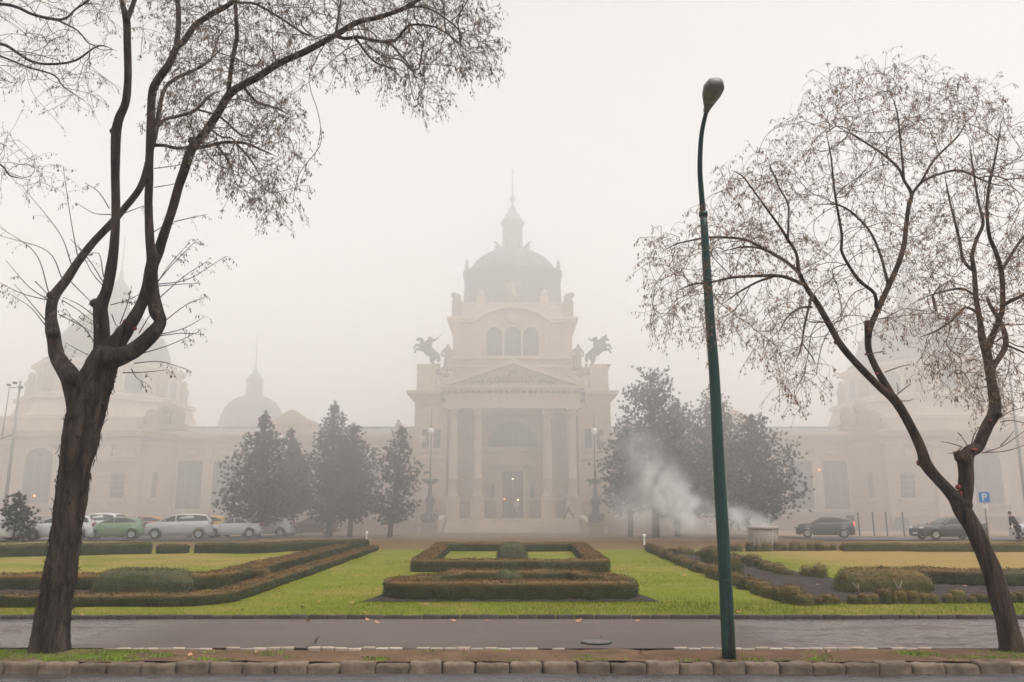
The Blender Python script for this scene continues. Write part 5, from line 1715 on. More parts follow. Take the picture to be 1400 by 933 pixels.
# ---- the forked tree by the kerb at the lamp's far side ------------------------
tree = thing('bare_tree', 'slender leaning bare tree with V-forked trunk, red pruning wounds and russet seed keys', 'tree', (0, 0, 0))
Y0 = 10.3
trunk = MB(); skel = []
limbs = [
    ([(1386, 893, 21), (1382, 875, 18.5), (1375, 845, 16.3), (1366, 812, 16), (1356, 780, 15.5), (1343, 750, 14.6), (1330, 722, 14.2), (1317, 700, 14.5), (1308, 684, 12)], Y0, Y0, 36, 0.13),
    ([(1318, 702, 12), (1305, 681, 11.5), (1293, 667, 10), (1278, 651, 9.6), (1266, 635, 10), (1259, 613, 8), (1246, 585, 7.6), (1233, 562, 7.6), (1221, 545, 8.2), (1211, 537, 6.5), (1189, 516, 5.7), (1167, 493, 5.6), (1149, 471, 5.6), (1135, 446, 5.1), (1118, 416, 4.8), (1108, 402, 4.3), (1100, 389, 4), (1092, 372, 3.4), (1089, 348, 2.5), (1076, 326, 2.3), (1066, 310, 2.1), (1047, 284, 1.8), (1031, 262, 1.5), (1015, 241, 1.2), (999, 233, 0.9)], Y0, Y0 - 0.7, 18, 0.17),
    ([(1222, 547, 7), (1214, 532, 6.2), (1204, 515, 5.8), (1195, 498, 5.5), (1188, 480, 5.4), (1187, 462, 5.4), (1190, 447, 5.2), (1200, 424, 4.9), (1216, 389, 4.6), (1229, 359, 4.2), (1236, 335, 4), (1238, 318, 3.9), (1242, 284, 3.5), (1246, 265, 3.1), (1236, 247, 2.5), (1228, 230, 2.2), (1207, 211, 1.9), (1175, 190, 1.5), (1146, 174, 1.1)], Y0, Y0 + 0.6, 16, 0.12),
    ([(1187, 462, 5.6), (1186, 445, 5.2), (1186, 439, 5.0)], Y0, Y0, 12, 0.1),
    ([(1100, 389, 3.3), (1094, 387, 3.2), (1079, 381, 3), (1061, 377, 2.7), (1025, 378, 2.5), (999, 380, 2.2), (973, 386, 1.8), (947, 389, 1.5), (922, 400, 1.1)], Y0 - 0.55, Y0 - 1.4, 8, 0.06),
    ([(1061, 377, 2.2), (1035, 386, 1.8), (1010, 400, 1.5), (985, 418, 1.1)], Y0 - 0.8, Y0 - 0.5, 6, 0),
    ([(1096, 378, 3.2), (1090, 371, 3), (1076, 359, 2.8), (1058, 348, 2.6), (1040, 338, 2.4), (1019, 328, 2.2), (994, 325, 2), (968, 325, 1.7), (945, 329, 1.4), (922, 335, 1.1), (904, 346, 0.9)], Y0 - 0.55, Y0 + 0.4, 8, 0.06),
    ([(1058, 348, 2), (1040, 340, 1.8), (1015, 338, 1.5), (985, 345, 1.2)], Y0 - 0.2, Y0 - 0.7, 6, 0),
    ([(1077, 328, 1.9), (1078, 300, 1.7), (1077, 278, 1.6), (1064, 254, 1.4), (1047, 211, 1.0)], Y0 - 0.6, Y0 - 0.2, 6, 0),
    ([(1110, 405, 2.4), (1106, 420, 2), (1100, 445, 1.8), (1095, 475, 1.5), (1086, 500, 1.1)], Y0 - 0.5, Y0 - 0.9, 6, 0),
    ([(1110, 420, 2.0), (1092, 422, 1.7), (1075, 436, 1.4), (1062, 460, 1)], Y0 - 0.5, Y0 - 1.1, 6, 0),
    ([(1097, 470, 1.3), (1110, 488, 1.2), (1116, 500, 1)], Y0 - 0.8, Y0 - 0.5, 6, 0),
    ([(1198, 421, 3.4), (1196, 402, 3.1), (1175, 384, 3), (1159, 361, 2.7), (1150, 341, 2.5), (1151, 322, 2.4), (1141, 262, 1.9), (1136, 214, 1.4), (1128, 175, 1)], Y0 + 0.15, Y0 - 0.7, 8, 0.06),
    ([(1214, 386, 2.8), (1209, 368, 2.4), (1205, 353, 2.3), (1193, 323, 2.1), (1175, 300, 1.8), (1148, 281, 1.5), (1113, 280, 1.1)], Y0 + 0.2, Y0 + 0.9, 8, 0.06),
    ([(1246, 266, 2.6), (1261, 249, 2.3), (1285, 238, 2.1), (1314, 234, 1.9), (1354, 251, 1.4), (1380, 255, 1)], Y0 + 0.45, Y0 + 1.2, 8, 0.06),
    ([(1258, 252, 2), (1277, 219, 1.8), (1309, 187, 1.4), (1325, 160, 1)], Y0 + 0.5, Y0 + 0.2, 6, 0),
    ([(1236, 246, 2), (1231, 193, 1.6), (1226, 152, 1.2), (1215, 120, 0.9)], Y0 + 0.5, Y0 + 0.4, 6, 0),
    # the other fork
    ([(1316, 700, 12), (1320, 675, 11.3), (1321, 650, 11.5), (1320, 630, 13), (1325, 618, 11), (1336, 612, 9.5), (1344, 596, 9), (1351, 580, 9.2), (1360, 563, 10), (1359, 541, 9), (1355, 520, 7.8), (1352, 500, 7.6), (1349, 482, 7.8), (1343, 464, 6), (1339, 435, 4.6), (1334, 405, 4.1), (1332, 371, 3.6), (1329, 350, 3.3), (1335, 328, 3), (1344, 305, 2.5), (1338, 278, 2), (1330, 230, 1.5), (1325, 190, 1)], Y0, Y0 + 0.4, 18, 0.14),
    ([(1320, 632, 12.5), (1314, 622, 11.5), (1312, 616, 11)], Y0, Y0, 14, 0.12),
    ([(1349, 480, 5.5), (1355, 464, 5), (1365, 439, 4.6), (1371, 418, 4.2), (1369, 371, 4), (1360, 341, 3.5), (1352, 320, 3), (1350, 270, 2.3), (1362, 210, 1.6), (1370, 160, 1)], Y0 + 0.2, Y0 - 0.5, 12, 0.1),
    ([(1354, 512, 4.8), (1359, 500, 4.6), (1375, 472, 4.6), (1369, 443, 4.1), (1355, 420, 3.2), (1350, 408, 2.6)], Y0 + 0.15, Y0 + 0.6, 12, 0.1),
    ([(1331, 370, 3), (1325, 366, 2.8), (1316, 353, 2.5), (1311, 325, 2.2), (1298, 273, 1.7), (1290, 230, 1.2)], Y0 + 0.3, Y0 + 0.7, 8, 0.05),
    ([(1371, 418, 3.4), (1385, 410, 3.1), (1402, 402, 2.8), (1450, 370, 2.2), (1500, 330, 1.4)], Y0, Y0 - 0.4, 8, 0.05),
    ([(1338, 430, 2.6), (1320, 420, 2.2), (1300, 440, 1.9), (1275, 455, 1.5), (1255, 462, 1.1)], Y0 + 0.2, Y0 + 0.5, 6, 0),
    ([(1334, 405, 2.4), (1315, 395, 2), (1285, 400, 1.6), (1255, 410, 1.1)], Y0 + 0.25, Y0 - 0.3, 6, 0),
    ([(1372, 470, 2.2), (1390, 478, 1.8), (1420, 490, 1.4), (1460, 500, 1)], Y0 + 0.4, Y0, 6, 0),
    ([(1369, 371, 2.8), (1395, 330, 2.2), (1430, 290, 1.7), (1470, 240, 1.1)], Y0 - 0.1, Y0 + 0.3, 6, 0),
]
for i, (pl, ya, yb, sd_, rough) in enumerate(limbs):
    pts, rad = to3(pl, ya, yb)
    rad = [q * 0.80 for q in rad]
    p, r = limb_mesh(trunk, pts, rad, sd_, 0.04 if i == 0 else (0.05 if sd_ > 12 else 0.08), rough, i + 40, flare=(i == 0))
    if i >= 1:
        acc = 0
        for a, b, q in zip(p[:-1], p[1:], r):
            acc += (b - a).length
            if q < 0.046 and acc > 0.16 and a.z > 3.9:
                skel.append(a); acc = 0
for (x, y, r) in ((1263, 634, 7), (1364, 567, 6), (1363, 545, 5), (1314, 626, 8.5), (1319, 690, 10)):
    c = P(x, y, Y0 - 0.02); q = r * PX(x, y, Y0)
    trunk.blob(c, (q, q, q * 0.9), 14, 10)
trunk.build('trunk', M['bark2'], tree)
for (x, y, r, ry) in ((1257, 633, 3.2, 1.3), (1268, 638, 3.3, 0.9), (1234, 568, 3.4, 0.9), (1143, 468, 2.8, 0.8), (1188, 449, 2.2, 1.0), (1200, 511, 2.6, 0.8), (1333, 615, 4.6, 0.5), (1311, 666, 3.9, 0.9), (1315, 676, 2.4, 1.8), (1355, 575, 2.6, 0.8), (1185, 484, 2, 0.8)):
    scar(tree, x, y, r, Y0 - 0.02 - r * PX(x, y, Y0) * 1.3 if r < 4 else Y0 - 0.06, 'red painted pruning wound', ry)
def z6(a, b): return (1080 + 0.3645 * a, 420 + 0.3645 * b)
SH = [((645, 525), (600, 510), (565, 505)), ((645, 525), (620, 545), (590, 550)), ((665, 520), (650, 495), (630, 470)), ((680, 520), (690, 480), (710, 450)), ((720, 548), (800, 520), (880, 465)), ((722, 546), (810, 540), (890, 515)), ((790, 520), (820, 490), (840, 465)), ((790, 432), (830, 425), (900, 440)), ((795, 412), (830, 390), (900, 372)), ((400, 330), (430, 305), (450, 290)), ((420, 352), (445, 352), (462, 345)), ((405, 320), (405, 300), (400, 285)), ((355, 245), (410, 225), (450, 215)), ((280, 180), (330, 170), (360, 165))]
sb, sprays = [], []
for k, pl in enumerate(SH):
    dy = rb.uniform(-0.4, 0.4)
    p, r = catmull([P(*z6(*pl[0]), Y0), P(*z6(*pl[1]), Y0 + dy / 2), P(*z6(*pl[2]), Y0 + dy)], [0.0075, 0.006, 0.0035], 0.08)
    sb.append((p, r))
    if k in (2, 3, 7, 13): sprays += [(p[j], (p[-1] - p[0]).normalized()) for j in range(len(p) // 2, len(p)) if rb.random() < 0.6]
V, Fc = tubes_fast(sb, 5)
link('water_shoots', mesh_np('water_shoots', V, Fc, True), M['twig2'], tree)  # bare water shoots of the forked tree, without leaves
rg = random.Random(22)
Rz = [(884, 372), (888, 440), (905, 458), (930, 448), (955, 452), (985, 465), (1010, 458), (1040, 482), (1062, 478), (1072, 500), (1055, 545), (1075, 552), (1105, 540), (1122, 520), (1118, 490), (1140, 485), (1165, 470), (1178, 430), (1210, 440), (1225, 455), (1245, 470), (1250, 505), (1275, 520), (1300, 522), (1320, 545), (1345, 560), (1400, 560), (1480, 560), (1560, 480), (1580, 330), (1540, 200), (1470, 140), (1400, 152), (1370, 135), (1330, 108), (1290, 112), (1255, 98), (1215, 96), (1180, 94), (1140, 100), (1110, 128), (1078, 152), (1082, 190), (1075, 222), (1050, 190), (1035, 205), (1030, 228), (985, 230), (978, 250), (998, 282), (960, 285), (935, 305), (905, 320), (890, 345)]
def dr(x, y):
    k = 0.8
    if x > 1400: k = 0.5
    if 1120 < x < 1220 and 330 < y < 480: k = 0.35
    if x > 1240 and 330 < y < 520 and x < 1400: k = 1.0
    if x > 1240 and y < 260: k = 1.0
    if 1130 < x < 1200 and 230 < y < 330: k = 0.6
    return k
at = sample_zone(Rz, 5600, lambda x, y, r: Y0 + 0.1 - 0.5 * max(0, (1150 - x) / 260) + r.gauss(0, 0.95), rg, dr)
grow_crown(tree, skel, sprays, at, 'twig2', 'key2', 33, tip_r=0.0023, keys=6, keysize=0.030)

# ---- a neighbour standing just outside the picture, its boughs reaching in ------
tree = thing('bare_tree', 'bare tree standing outside the view, only drooping twigs of its boughs reach in', 'tree', (0, 0, 0))
trunk = MB(); skel = []
Y0 = 11.6
limbs = [
    ([(-330, 905, 26), (-325, 800, 21), (-318, 650, 18), (-310, 520, 17), (-300, 420, 13), (-285, 300, 11), (-270, 180, 9), (-255, 60, 7), (-245, -60, 4)], Y0, Y0, 24, 0.15),
    ([(-303, 440, 9), (-240, 330, 7.5), (-170, 230, 6), (-100, 120, 4.6), (-50, 60, 3.6), (0, 60, 3.2), (26, 74, 3), (45, 85, 2.7), (70, 88, 2.4), (103, 83, 2.1), (135, 63, 1.5), (160, 70, 1)], Y0, Y0 - 0.8, 12, 0.08),
    ([(-160, 218, 4.5), (-90, 60, 3.8), (-40, 10, 3.4), (0, 6, 3.2), (23, 10, 3.1), (45, 20, 3), (77, 27, 2.8), (92, 24, 2.2), (103, 13, 1.9), (122, 0, 1.6), (150, -30, 1)], Y0 - 0.2, Y0 - 1.2, 10, 0.06),
    ([(77, 27, 2), (106, 42, 1.6), (122, 60, 1.3), (140, 62, 1)], Y0 - 0.9, Y0 - 0.4, 6, 0),
    ([(-40, 66, 2.2), (0, 77, 2), (38, 92, 1.8), (74, 103, 1.6), (87, 119, 1.4), (116, 138, 1)], Y0 - 0.6, Y0 - 0.1, 6, 0),
    ([(-285, 400, 6), (-200, 330, 4.5), (-110, 250, 3.2), (-50, 215, 2.6), (0, 225, 2), (13, 240, 1.7), (40, 246, 1.3)], Y0, Y0 + 0.4, 8, 0.05),
    ([(-60, 212, 2), (-20, 190, 1.6), (10, 200, 1.2)], Y0 + 0.3, Y0 + 0.6, 6, 0),
]
for i, (pl, ya, yb, sd_, rough) in enumerate(limbs):
    pts, rad = to3(pl, ya, yb)
    if i: rad = [q * 0.66 for q in rad]
    p, r = limb_mesh(trunk, pts, rad, sd_, 0.08, rough, i + 80, flare=(i == 0))
    if i >= 1:
        acc = 0
        for a, b, q in zip(p[:-1], p[1:], r):
            acc += (b - a).length
            if q < 0.045 and acc > 0.16: skel.append(a); acc = 0
trunk.build('trunk', M['bark'], tree)
rg = random.Random(23)
at = sample_zone([(-220, -80), (150, -80), (160, 20), (155, 70), (148, 110), (130, 150), (100, 160), (60, 140), (30, 110), (0, 110), (-60, 130), (-200, 120)], 1150, lambda x, y, r: Y0 - 0.6 + r.gauss(0, 0.8), rg)
at += sample_zone([(-150, 170), (0, 175), (22, 205), (60, 225), (70, 240), (40, 262), (0, 268), (-120, 260)], 330, lambda x, y, r: Y0 + 0.3 + r.gauss(0, 0.6), rg)
grow_crown(tree, skel, [], at, 'twig', 'key', 35, keys=3, tip_r=0.0026)
# ------------------------------------------------------------------ pines standing in the fog
def pine(label, px, py, Y, top, rpx, seed, lean=0.0, stems=1, clear=0.12, dens=1.0, shape=0.8, group='pines in front of the palace'):
    """px,py: foot in the picture; top: picture y of the tip; rpx: crown half width in pixels"""
    rg = random.Random(seed)
    nr = np.random.default_rng(seed)
    b0 = P(px, py, Y); b0.z = 0.03
    Ht = ZY(top, Y) - 0.03
    rad = 1.22 * rpx * PX(px, 620, Y)
    t = thing('pine_tree', label, 'tree', (b0.x, b0.y, b0.z), 0, group)
    tr = MB()
    tp = []
    n = 14
    for k in range(n + 1):
        s = k / n
        tp.append(Vector((lean * s * Ht + 0.10 * noise.noise(Vector((s * 3, seed, 0))), 0.1 * noise.noise(Vector((s * 3, seed, 5))), s * Ht)))
    tr.tube(tp, [0.022 * Ht * (1 - s / n) ** 0.8 + 0.015 for s in range(n + 1)], 10)
    cen, dirs, sz = [], [], []
    z = clear * Ht
    az = rg.uniform(0, 6.28)
    while z < Ht * 0.985:
        s = z / Ht
        prof = ((1 - s) ** shape) * min(1.0, 0.62 + (s - clear) * 5.0)
        nb = rg.randint(5, 7) if s < 0.8 else rg.randint(3, 4)
        for k in range(nb):
            az += 6.283 / nb + rg.uniform(-0.35, 0.35)
            if rg.random() > 0.93 * dens: continue
            L = rad * prof * rg.choice((0.62, 0.8, 0.95, 1.12, 1.25)) * rg.uniform(0.85, 1.05) + 0.16 * (1 - s) + 0.05
            up = 0.18 + 0.75 * s + rg.uniform(-0.12, 0.12)
            d = Vector((math.cos(az), math.sin(az), up)).normalized()
            base = tp[min(n, int(s * n))].lerp(tp[min(n, int(s * n) + 1)], s * n - int(s * n))
            m = max(3, int(L / 0.3))
            pts = []
            for q in range(m + 1):
                u = q / m
                p = base + d * (L * u) + Vector((0, 0, -0.16 * L * math.sin(u * 2.6) * (1 - s) + 0.14 * L * u * u))
                pts.append(p)
            tr.tube(pts, [0.035 * (1 - q / (m + 1)) * (0.5 + L / 3) + 0.006 for q in range(m + 1)], 5)
            for q in range(1, m + 1):
                u = q / m
                if u < 0.22: continue
                for _ in range(rg.choice((5, 6, 8)) if L > 0.8 else 4):
                    off = Vector((rg.gauss(0, 1), rg.gauss(0, 1), rg.gauss(0, 0.55))) * (0.07 + 0.10 * (1 - s) + 0.14 * L * (1 - abs(u - 0.6)))
                    cen.append(pts[q] + off)
                    dirs.append((d + Vector((rg.gauss(0, 0.3), rg.gauss(0, 0.3), 0.75))).normalized())
                    sz.append(rg.uniform(0.15, 0.28) * (1 - 0.3 * s))
        z += rg.uniform(0.32, 0.50) * (1 if s < 0.8 else 0.8)
    cen.append(Vector(tp[-1])); dirs.append(Vector((0, 0, 1))); sz.append(0.34)
    tr.build('trunk', M['pine_bark'], t)
    K = 20
    C = np.repeat(np.array([tuple(c) for c in cen]), K, 0); Dd = np.repeat(np.array([tuple(c) for c in dirs]), K, 0); S = np.repeat(np.array(sz), K)[:, None]
    d = Dd + nr.normal(0, 0.55, C.shape); d /= np.linalg.norm(d, axis=1)[:, None]
    s_ = np.cross(d, nr.normal(0, 1, C.shape)); s_ /= np.linalg.norm(s_, axis=1)[:, None]
    L = S * nr.uniform(0.6, 1.2, S.shape)
    V = np.stack([C - s_ * 0.02, C + s_ * 0.02, C + d * L + s_ * 0.006, C + d * L - s_ * 0.006], 1).reshape(-1, 3)
    link('crown', mesh_np('crown', V, np.arange(len(V)).reshape(-1, 4)), M['pine'], t)
    return t
pine('broad bushy pine standing beside the people carrier, first of the pine clump', 352, 736, 57, 566, 56, 1, shape=1.0)
pine('slim pine tucked between the two tallest pines of the clump', 390, 733, 60, 590, 36, 2, clear=0.2)
pine('thin pine stem close behind the slim pine of the clump', 398, 731, 61, 606, 30, 3, clear=0.25)
pine('tallest dense pine with a pointed tip in the clump by the ramp', 450, 731, 60, 553, 50, 4, shape=0.95)
pine('dense pine with shoulder touching the tallest pine by the ramp', 478, 732, 59, 582, 42, 5, shape=0.75, clear=0.16)
pine('small leaning open pine standing alone beside the ramp and globe lamp', 533, 732, 58, 588, 30, 6, lean=0.09, clear=0.14, dens=0.72, shape=0.55)
pine('airy tall pine behind the steam plume with sky showing through', 897, 733, 57, 508, 60, 7, dens=0.62, shape=0.5, clear=0.2)
pine('lower dense pine between the airy pine and the lamp post', 927, 731, 60, 556, 52, 8, shape=0.5, clear=0.16)
pine('pointed pine rising directly behind the green lamp post', 985, 732, 59, 522, 50, 9, shape=0.85, clear=0.15)
pine('wide dense pine over the steaming vent, nearest the black hatchback', 1036, 733, 57, 572, 58, 10, shape=0.6, clear=0.12)
pine('spreading low pine whose side touches the globe lamp on the steam side', 862, 731, 60, 578, 42, 12, dens=0.62, shape=0.5, clear=0.2)
pine('small young conifer among the parked cars next to the thick bare trunk', 18, 742, 49, 678, 20, 11, clear=0.08, shape=0.8, dens=0.8, group='young conifers')

# ------------------------------------------------------------------ tall green street lamp
B0 = G(997, 901, 0.0)
YL = B0.y
t = thing('street_lamp', 'tall green painted street lamp post with curved neck and single grey head', 'street lamp', (0, 0, 0))
pl = [(997, 903, 9.6), (995, 860, 9.3), (990, 760, 8.7), (983, 640, 8.0), (977, 520, 7.2), (971, 440, 6.6), (967, 380, 5.9), (964, 330, 5.2), (961.5, 293, 4.8)]
pts, rad = to3(pl, YL)
p, r = catmull(pts, rad, 0.15)
b = MB(); b.tube(p, r, 24); b.tube([p[-1] - Vector((0, 0, 0.03)), p[-1] + Vector((0, 0, 0.03))], [0.056, 0.056], 20)
b.build('post', M['green'], t)
# raised access door near the foot
q = p[4]
b = MB(); b.box(q.x - 0.035, q.x + 0.035, q.y - 0.092, q.y - 0.06, 0.42, 0.86)
b.build('access_hatch', M['green'], t)
pl = [(961.5, 293, 3.9), (959, 265, 3.7), (957, 235, 3.5), (957.5, 205, 3.3), (960, 178, 3.1), (966, 152, 3.0), (970, 140, 2.8)]
pts, rad = to3(pl, YL, YL - 0.45)
pts, rad = catmull(pts, rad, 0.06)
b = MB(); b.tube(pts, rad, 16)
b.build('neck', M['green'], t)
end = pts[-1]
# head: tapered housing tilted up over the road, seen from below
c0, c1 = P(965.5, 152, YL - 0.42), P(979, 111.5, YL - 1.02)
ax = (c1 - c0); L = ax.length; ax.normalize()
sd2 = ax.cross(Vector((0, 0, 1))).normalized(); up = sd2.cross(ax).normalized()
def head_ring(u, wd, lo, hi, n=16):
    c = c0 + ax * (u * L)
    o = []
    for i in range(n):
        a = 2 * math.pi * i / n
        ca, sa = math.cos(a), math.sin(a)
        k = 1.0 / (abs(ca) ** 3 + abs(sa) ** 3) ** (1 / 3)
        o.append(c + sd2 * (wd * ca * k) + up * ((hi if sa > 0 else lo) * sa * k))
    return o
st = [(0.0, 0.036, 0.035, 0.035), (0.12, 0.042, 0.04, 0.045), (0.30, 0.072, 0.045, 0.06), (0.55, 0.112, 0.05, 0.075), (0.80, 0.124, 0.05, 0.08), (0.96, 0.092, 0.05, 0.07), (1.0, 0.07, 0.035, 0.05)]
vs = []
for a in st: vs += head_ring(*a)
fs = [(j * 16 + i, j * 16 + (i + 1) % 16, (j + 1) * 16 + (i + 1) % 16, (j + 1) * 16 + i) for j in range(len(st) - 1) for i in range(16)]
fs += [tuple(range(15, -1, -1)), tuple(len(vs) - 16 + i for i in range(16))]
b = MB(); b.add(vs, fs, True); hd = b.build('lamp_head', M['alu'], t)
vs = []
st2 = [(0.38, 0.055, 0.055, 0.0), (0.55, 0.08, 0.066, 0.0), (0.76, 0.092, 0.068, 0.0), (0.9, 0.076, 0.062, 0.0), (0.96, 0.05, 0.045, 0.0)]
for a in st2: vs += head_ring(*a)
fs = [(j * 16 + i, j * 16 + (i + 1) % 16, (j + 1) * 16 + (i + 1) % 16, (j + 1) * 16 + i) for j in range(len(st2) - 1) for i in range(16)]
fs += [tuple(range(15, -1, -1)), tuple(len(vs) - 16 + i for i in range(16))]
b = MB(); b.add(vs, fs, True); b.build('lens', M['lens'], hd)

# ------------------------------------------------------------------ pedestal lamps beside the steps
YB = 68.0
for s, lab in ((-1, 'ornate iron globe lamp on an urn pedestal beside the leaning young pine'), (1, 'ornate iron globe lamp on an urn pedestal beside the spreading low pine')):
    x0 = XC + s * 6.75
    z0 = 0.0
    t = thing('pedestal_lamp', lab, 'lamp', (x0, YB, z0), 0, None)
    MB().box(-0.62, 0.62, -0.62, 0.62, 0.0, 0.75).box(-0.7, 0.7, -0.7, 0.7, 0.75, 0.9).build('plinth', M['stone_dark'], t, 0.02)
    b = MB(); b.lathe([(0.55, 0.9), (0.60, 1.1), (0.42, 1.45), (0.30, 1.6), (0.26, 2.2), (0.42, 2.5), (0.46, 2.65), (0.30, 2.9), (0.18, 3.1), (0.14, 3.9), (0.22, 4.0)], n=12)
    for k in range(4):
        a = k * math.pi / 2 + 0.4
        b.tube([(0.3 * math.cos(a), 0.3 * math.sin(a), 1.6), (0.62 * math.cos(a), 0.62 * math.sin(a), 1.5), (0.7 * math.cos(a), 0.7 * math.sin(a), 1.05)], [0.08, 0.09, 0.06], 8)
    b.build('urn', M['iron'], t)
    b = MB(); b.lathe([(0.2, 3.95), (0.5, 4.1), (0.62, 4.25), (0.62, 4.4), (0.1, 4.42)], n=16)
    for k in (-1, 1): b.box(k * 0.35, k * 0.72, -0.06, 0.06, 4.22, 4.42)
    b.build('bowl', M['iron'], t)
    b = MB(); b.lathe([(0.075, 4.4), (0.06, 6.0), (0.05, 8.0), (0.1, 8.05)], n=10)
    b.build('post', M['iron'], t)
    MB().lathe([(0.1, 8.02), (0.2, 8.08), (0.27, 8.25), (0.28, 8.38), (0.22, 8.55), (0.1, 8.64)], n=16).build('globe', M['globe'], t)
    MB().lathe([(0.2, 8.58), (0.1, 8.7), (0.03, 8.8), (0.02, 10.2)], n=8).build('finial', M['iron'], t)
p = P(383, 598, 70)
t = thing('globe_lamp', 'slim globe lamp on a thin post behind the pine clump', 'lamp', (p.x, 70, 0.1))
MB().lathe([(0.07, 0), (0.045, p.z - 0.3)], n=8).build('post', M['iron'], t)
MB().blob((0, 0, p.z - 0.1), (0.24, 0.24, 0.24), 12, 8).build('globe', M['globe'], t)

# ------------------------------------------------------------------ tall masts at both edges
for (fx, fy, tx, ty, Y, lab) in ((-3, 735, 28, 522, 55, 'tall grey mast with twin floodlight brackets rising behind the young conifer'), (1413, 738, 1379, 505, 55, 'tall grey mast rising behind the forked tree and the white car')):
    a, bb = P(fx, fy, Y), P(tx, ty, Y)
    t = thing('floodlight_mast', lab, 'mast', (bb.x, Y, 0.05))
    h = bb.z
    MB().lathe([(0.14, 0), (0.12, 0.6), (0.10, 4), (0.065, h)], n=10).build('pole', M['grey'], t)
    b = MB(); b.tube([(-0.75, 0, h - 0.5), (0.1, 0, h - 0.4)], 0.035, 6).tube([(-0.7, 0, h - 0.6), (-0.78, 0, h - 4.0)], 0.03, 6)
    b.tube([(0, 0, h - 3.6), (-0.75, 0, h - 3.9)], 0.03, 6)
    b.build('bracket', M['grey'], t)
    for dx, dz in ((-0.75, 0.05), (-0.35, 0.2), (0.1, -0.1)):
        MB().box(dx - 0.09, dx + 0.09, -0.14, 0.1, h - 0.42 + dz, h - 0.27 + dz).build('floodlight', M['iron'], t, 0.02)

# ------------------------------------------------------------------ small white lawn lights, vent
for px, py, lab in ((881, 744, 'small white lawn light near the end of the slanting shrub row'), (501, 738.5, 'small white lawn light near the ramp and the leaning pine')):
    g = G(px, py, 0.05)
    t = thing('lawn_light', lab, 'lawn light', (g.x, g.y, 0.005))
    MB().lathe([(0.06, 0), (0.05, 0.02), (0.045, 0.36), (0.05, 0.38)], n=12).build('post', M['white'], t)
    MB().lathe([(0.07, 0.38), (0.085, 0.42), (0.09, 0.5), (0.05, 0.56)], n=12).build('globe', M['globe'], t)
YV = 44.6
vx = P(1044, 740, YV).x
t = thing('steam_vent', 'round stained concrete vent with rim standing on the lawn, steam drifting off', 'vent', (vx, YV, 0.0))
MB().lathe([(0.74, 0), (0.73, 0.78), (0.70, 0.80)], n=40).build('wall', M['concrete'], t)
b = MB()
for k in range(20):
    a = 2 * math.pi * k / 20
    b.box(-0.03, 0.03, -0.76, -0.725, 0.0, 0.79)
    for i in range(len(b.v) - 8, len(b.v)):
        b.v[i] = tuple(Matrix.Rotation(a, 3, 'Z') @ Vector(b.v[i]))
b.build('rib', M['concrete'], t)
MB().lathe([(0.70, 0.8), (0.80, 0.82), (0.81, 0.93), (0.78, 0.95), (0.62, 0.95), (0.60, 0.82)], n=40).build('rim', M['concrete'], t)
MB().lathe([(0.60, 0.80), (0.60, 0.86), (0.0, 0.88)], n=30).build('grille', M['iron'], t)

# ------------------------------------------------------------------ parking sign, information post, bollards
def letter_p(x, y, z, h, d):
    b = MB()
    wd = h * 0.17
    b.box(x - h * 0.30, x - h * 0.30 + wd, y - d, y, z, z + h)
    n = 12; ro, ri = h * 0.30, h * 0.30 - wd * 0.92; cx, cz = x + h * 0.02, z + h - ro
    b.box(x - h * 0.30 + wd, cx, y - d, y, z + h - wd * 0.92, z + h).box(x - h * 0.30 + wd, cx, y - d, y, cz - ro, cz - ro + wd * 0.92)
    for k in range(n):
        a0, a1 = -math.pi / 2 + math.pi * k / n, -math.pi / 2 + math.pi * (k + 1) / n
        b.prism([(cx + ri * math.cos(a0), cz + ri * math.sin(a0)), (cx + ro * math.cos(a0), cz + ro * math.sin(a0)), (cx + ro * math.cos(a1), cz + ro * math.sin(a1)), (cx + ri * math.cos(a1), cz + ri * math.sin(a1))], y - d, y)
    return b
YS = 48.0
p = P(1345, 680, YS)
t = thing('parking_sign', 'square blue parking sign with white letter P on a grey post', 'sign', (p.x, YS, 0.05))
MB().lathe([(0.035, 0), (0.035, p.z + 0.2)], n=10).build('post', M['grey'], t)
s2 = 0.31
MB().box(-s2, s2, -0.06, -0.04, p.z - 0.05 - s2, p.z - 0.05 + s2).build('panel', M['blue'], t, 0.004)
letter_p(0.0, -0.062, p.z - 0.05 - 0.21, 0.42, 0.006).build('lettering', M['white'], t)
b = MB(); e = 0.012
b.box(-s2 + 0.01, s2 - 0.01, -0.066, -0.061, p.z - 0.05 + s2 - 0.03, p.z - 0.05 + s2 - 0.015).box(-s2 + 0.01, s2 - 0.01, -0.066, -0.061, p.z - 0.05 - s2 + 0.015, p.z - 0.05 - s2 + 0.03)
b.build('border', M['white'], t)
MB().box(-0.16, 0.16, -0.055, -0.04, p.z - 0.68, p.z - 0.44).build('plate', M['white'], t)
p = P(1163, 713, 62)
t = thing('information_post', 'dark box on a short post standing behind the black hatchback', 'information post', (p.x, 62, 0.08))
MB().lathe([(0.05, 0), (0.05, p.z - 0.2)], n=8).build('post', M['grey'], t)
MB().box(-0.28, 0.28, -0.1, 0.1, p.z - 0.35, p.z + 0.35).build('box', plain('dark_box', (0.12, 0.10, 0.09), 0.6), t, 0.02)
bt = None
